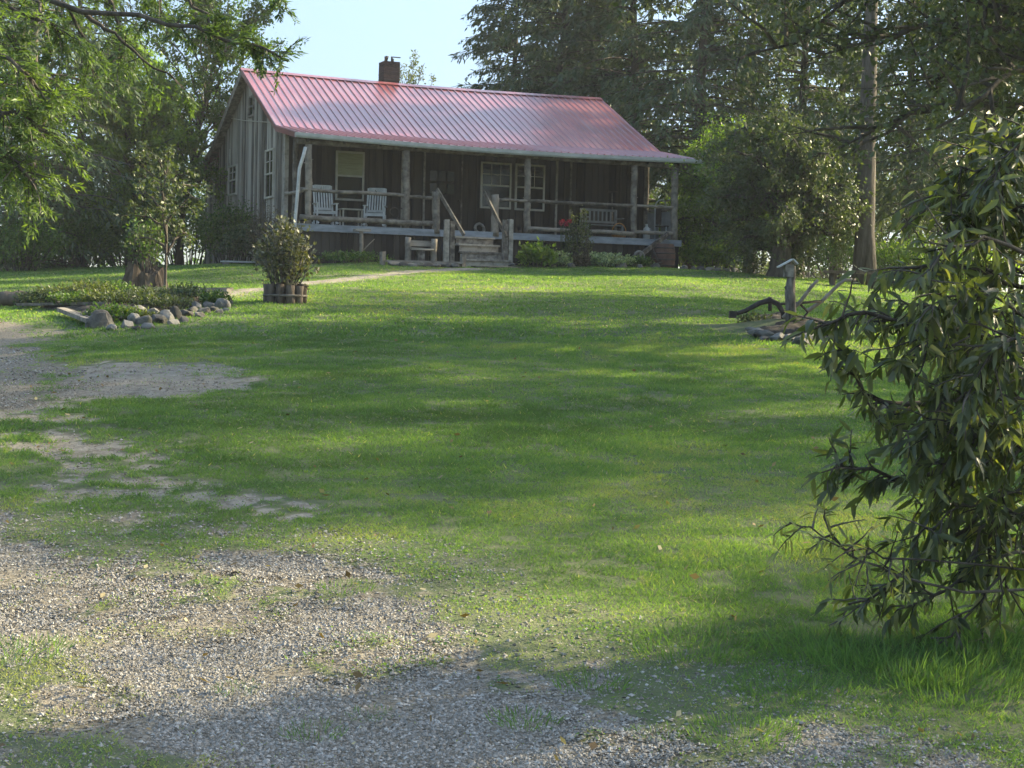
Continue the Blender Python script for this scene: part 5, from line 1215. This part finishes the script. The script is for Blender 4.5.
# weeds in the gravel
rng = np.random.default_rng(9)
for i, (px, py, r_, h_) in enumerate(((315, 735, .12, .07), (525, 722, .13, .09), (595, 688, .16, .10), (20, 655, .2, .10), (745, 738, .2, .12), (655, 735, .1, .05), (235, 690, .1, .05), (370, 715, .09, .05), (345, 590, .14, .08), (700, 650, .3, .16), (830, 655, .3, .2), (900, 668, .35, .24), (960, 690, .3, .2), (790, 690, .25, .12), (995, 650, .35, .26))):
    p = gp(px, py); n = int(90 + 1500 * r_ * r_ * 4); a_ = rng.random(n) * 6.283; rr_ = r_ * np.sqrt(rng.random(n))
    x = p.x + rr_ * np.cos(a_); y = p.y + rr_ * np.sin(a_); C = np.stack([x, y, G(x, y) - .005], 1)
    D = np.stack([np.cos(a_) * .5, np.sin(a_) * .5, np.full(n, .9)], 1) + rng.normal(0, .35, (n, 3)); L = .5 * h_ * rng.uniform(.3, 1.2, n); 
    o = leaf_obj('weed_tuft', C, D, rng.normal(0, 1, (n, 3)), L, np.minimum(L * .10, .0045), GRASSM, None, rng, rng.random(n) * .55)
    tag(o, 'ragged weed tuft growing through the gravel' if i < 9 else 'long unmown grass tuft under the peach tree', 'weeds', 'weed tufts in the gravel' if i < 9 else 'grass tufts under the peach tree')

# ------------------------------------------------------------------ thin haze volume, added to lift the dark distant tones
m = bpy.data.materials.new('lift_haze'); m.use_nodes = True; t = m.node_tree; t.nodes.remove(t.nodes['Principled BSDF'])
vol = t.nodes.new('ShaderNodeVolumePrincipled'); vol.inputs['Color'].default_value = (.93, .96, 1, 1); vol.inputs['Density'].default_value = 0.00045; vol.inputs['Anisotropy'].default_value = .2
t.links.new(vol.outputs[0], t.nodes['Material Output'].inputs['Volume'])
b = MB(); b.box((-265, -65, -3.5), (265, 325, 26)); o = b.build('haze', m); tag(o, kind='stuff')

# ------------------------------------------------------------------ far-off wood closing the view between the trunks
rng = np.random.default_rng(77); n = 42000
x = rng.uniform(-85, 110, n); y = 112 + rng.random(n) ** 1.5 * 40; top = 9 + 5 * fbm(x / 7, y / 30, 71, 3) + 3 * fbm(x / 2.5, y / 9, 72, 2)
zf = rng.random(n) ** 1.25; hole = fbm(x / 1.9, zf * top / 1.9, 73, 3); k = (hole > .44) | (zf < .25); x, y, top, zf = x[k], y[k], top[k], zf[k]; n = len(x)
C = np.stack([x, y, G(x, y) + zf * top], 1); L = rng.uniform(.35, .8, n)
o = leaf_obj('forest', C, rng.normal(0, 1, (n, 3)), rng.normal(0, .6, (n, 3)) + np.array([0, -.3, .8]), L, L * .6, LEAF, None, rng, None, .05)
tag(o, 'far-off leafy wood beyond the lawn and the cabin', 'forest', kind='stuff')
# clover and small broad weeds in the near lawn
n = 150000; x, y = frustum_pts(n, 4.8, 17, .9)
k = (fbm(x * 1.3, y * 1.3, 81, 3) + .25 * (rng.random(n) - .5) > .54) & (rng.random(n) > gravel_mask(x, y) * 1.02) & (rng.random(n) > dirt_mask(x, y)); x, y = x[k], y[k]; n = len(x)
C = np.stack([x, y, G(x, y) + rng.uniform(.006, .03, n)], 1); L = rng.uniform(.008, .02, n)
o = leaf_obj('clover_leaves', C, rng.normal(0, 1, (n, 3)) * np.array([1, 1, .35]), rng.normal(0, .35, (n, 3)) + np.array([0, 0, 1]), L, L * .85, GRASSM, None, rng, rng.random(n) * .75, .0)
tag(o, 'patches of clover and small broad weeds in the near lawn', 'clover', kind='stuff')

# a few fallen leaves on the grass and the gravel
n = 900; x, y = frustum_pts(n, 5, 30, .9); C = np.stack([x, y, G(x, y) + rng.uniform(.012, .035, n)], 1); L = rng.uniform(.025, .06, n)
LITTER = leafmat('dry_leaf_litter', [(0, (.09, .06, .03)), (.6, (.22, .15, .07)), (1, (.38, .33, .2))], .15, .7, .2)
o = leaf_obj('fallen_leaves', C, rng.normal(0, 1, (n, 3)) * np.array([1, 1, .3]), rng.normal(0, .5, (n, 3)) + np.array([0, 0, 1]), L, L * .6, LITTER, None, rng, None, .1)
tag(o, 'dry fallen leaves scattered over the lawn and the gravel', 'leaves', kind='stuff')
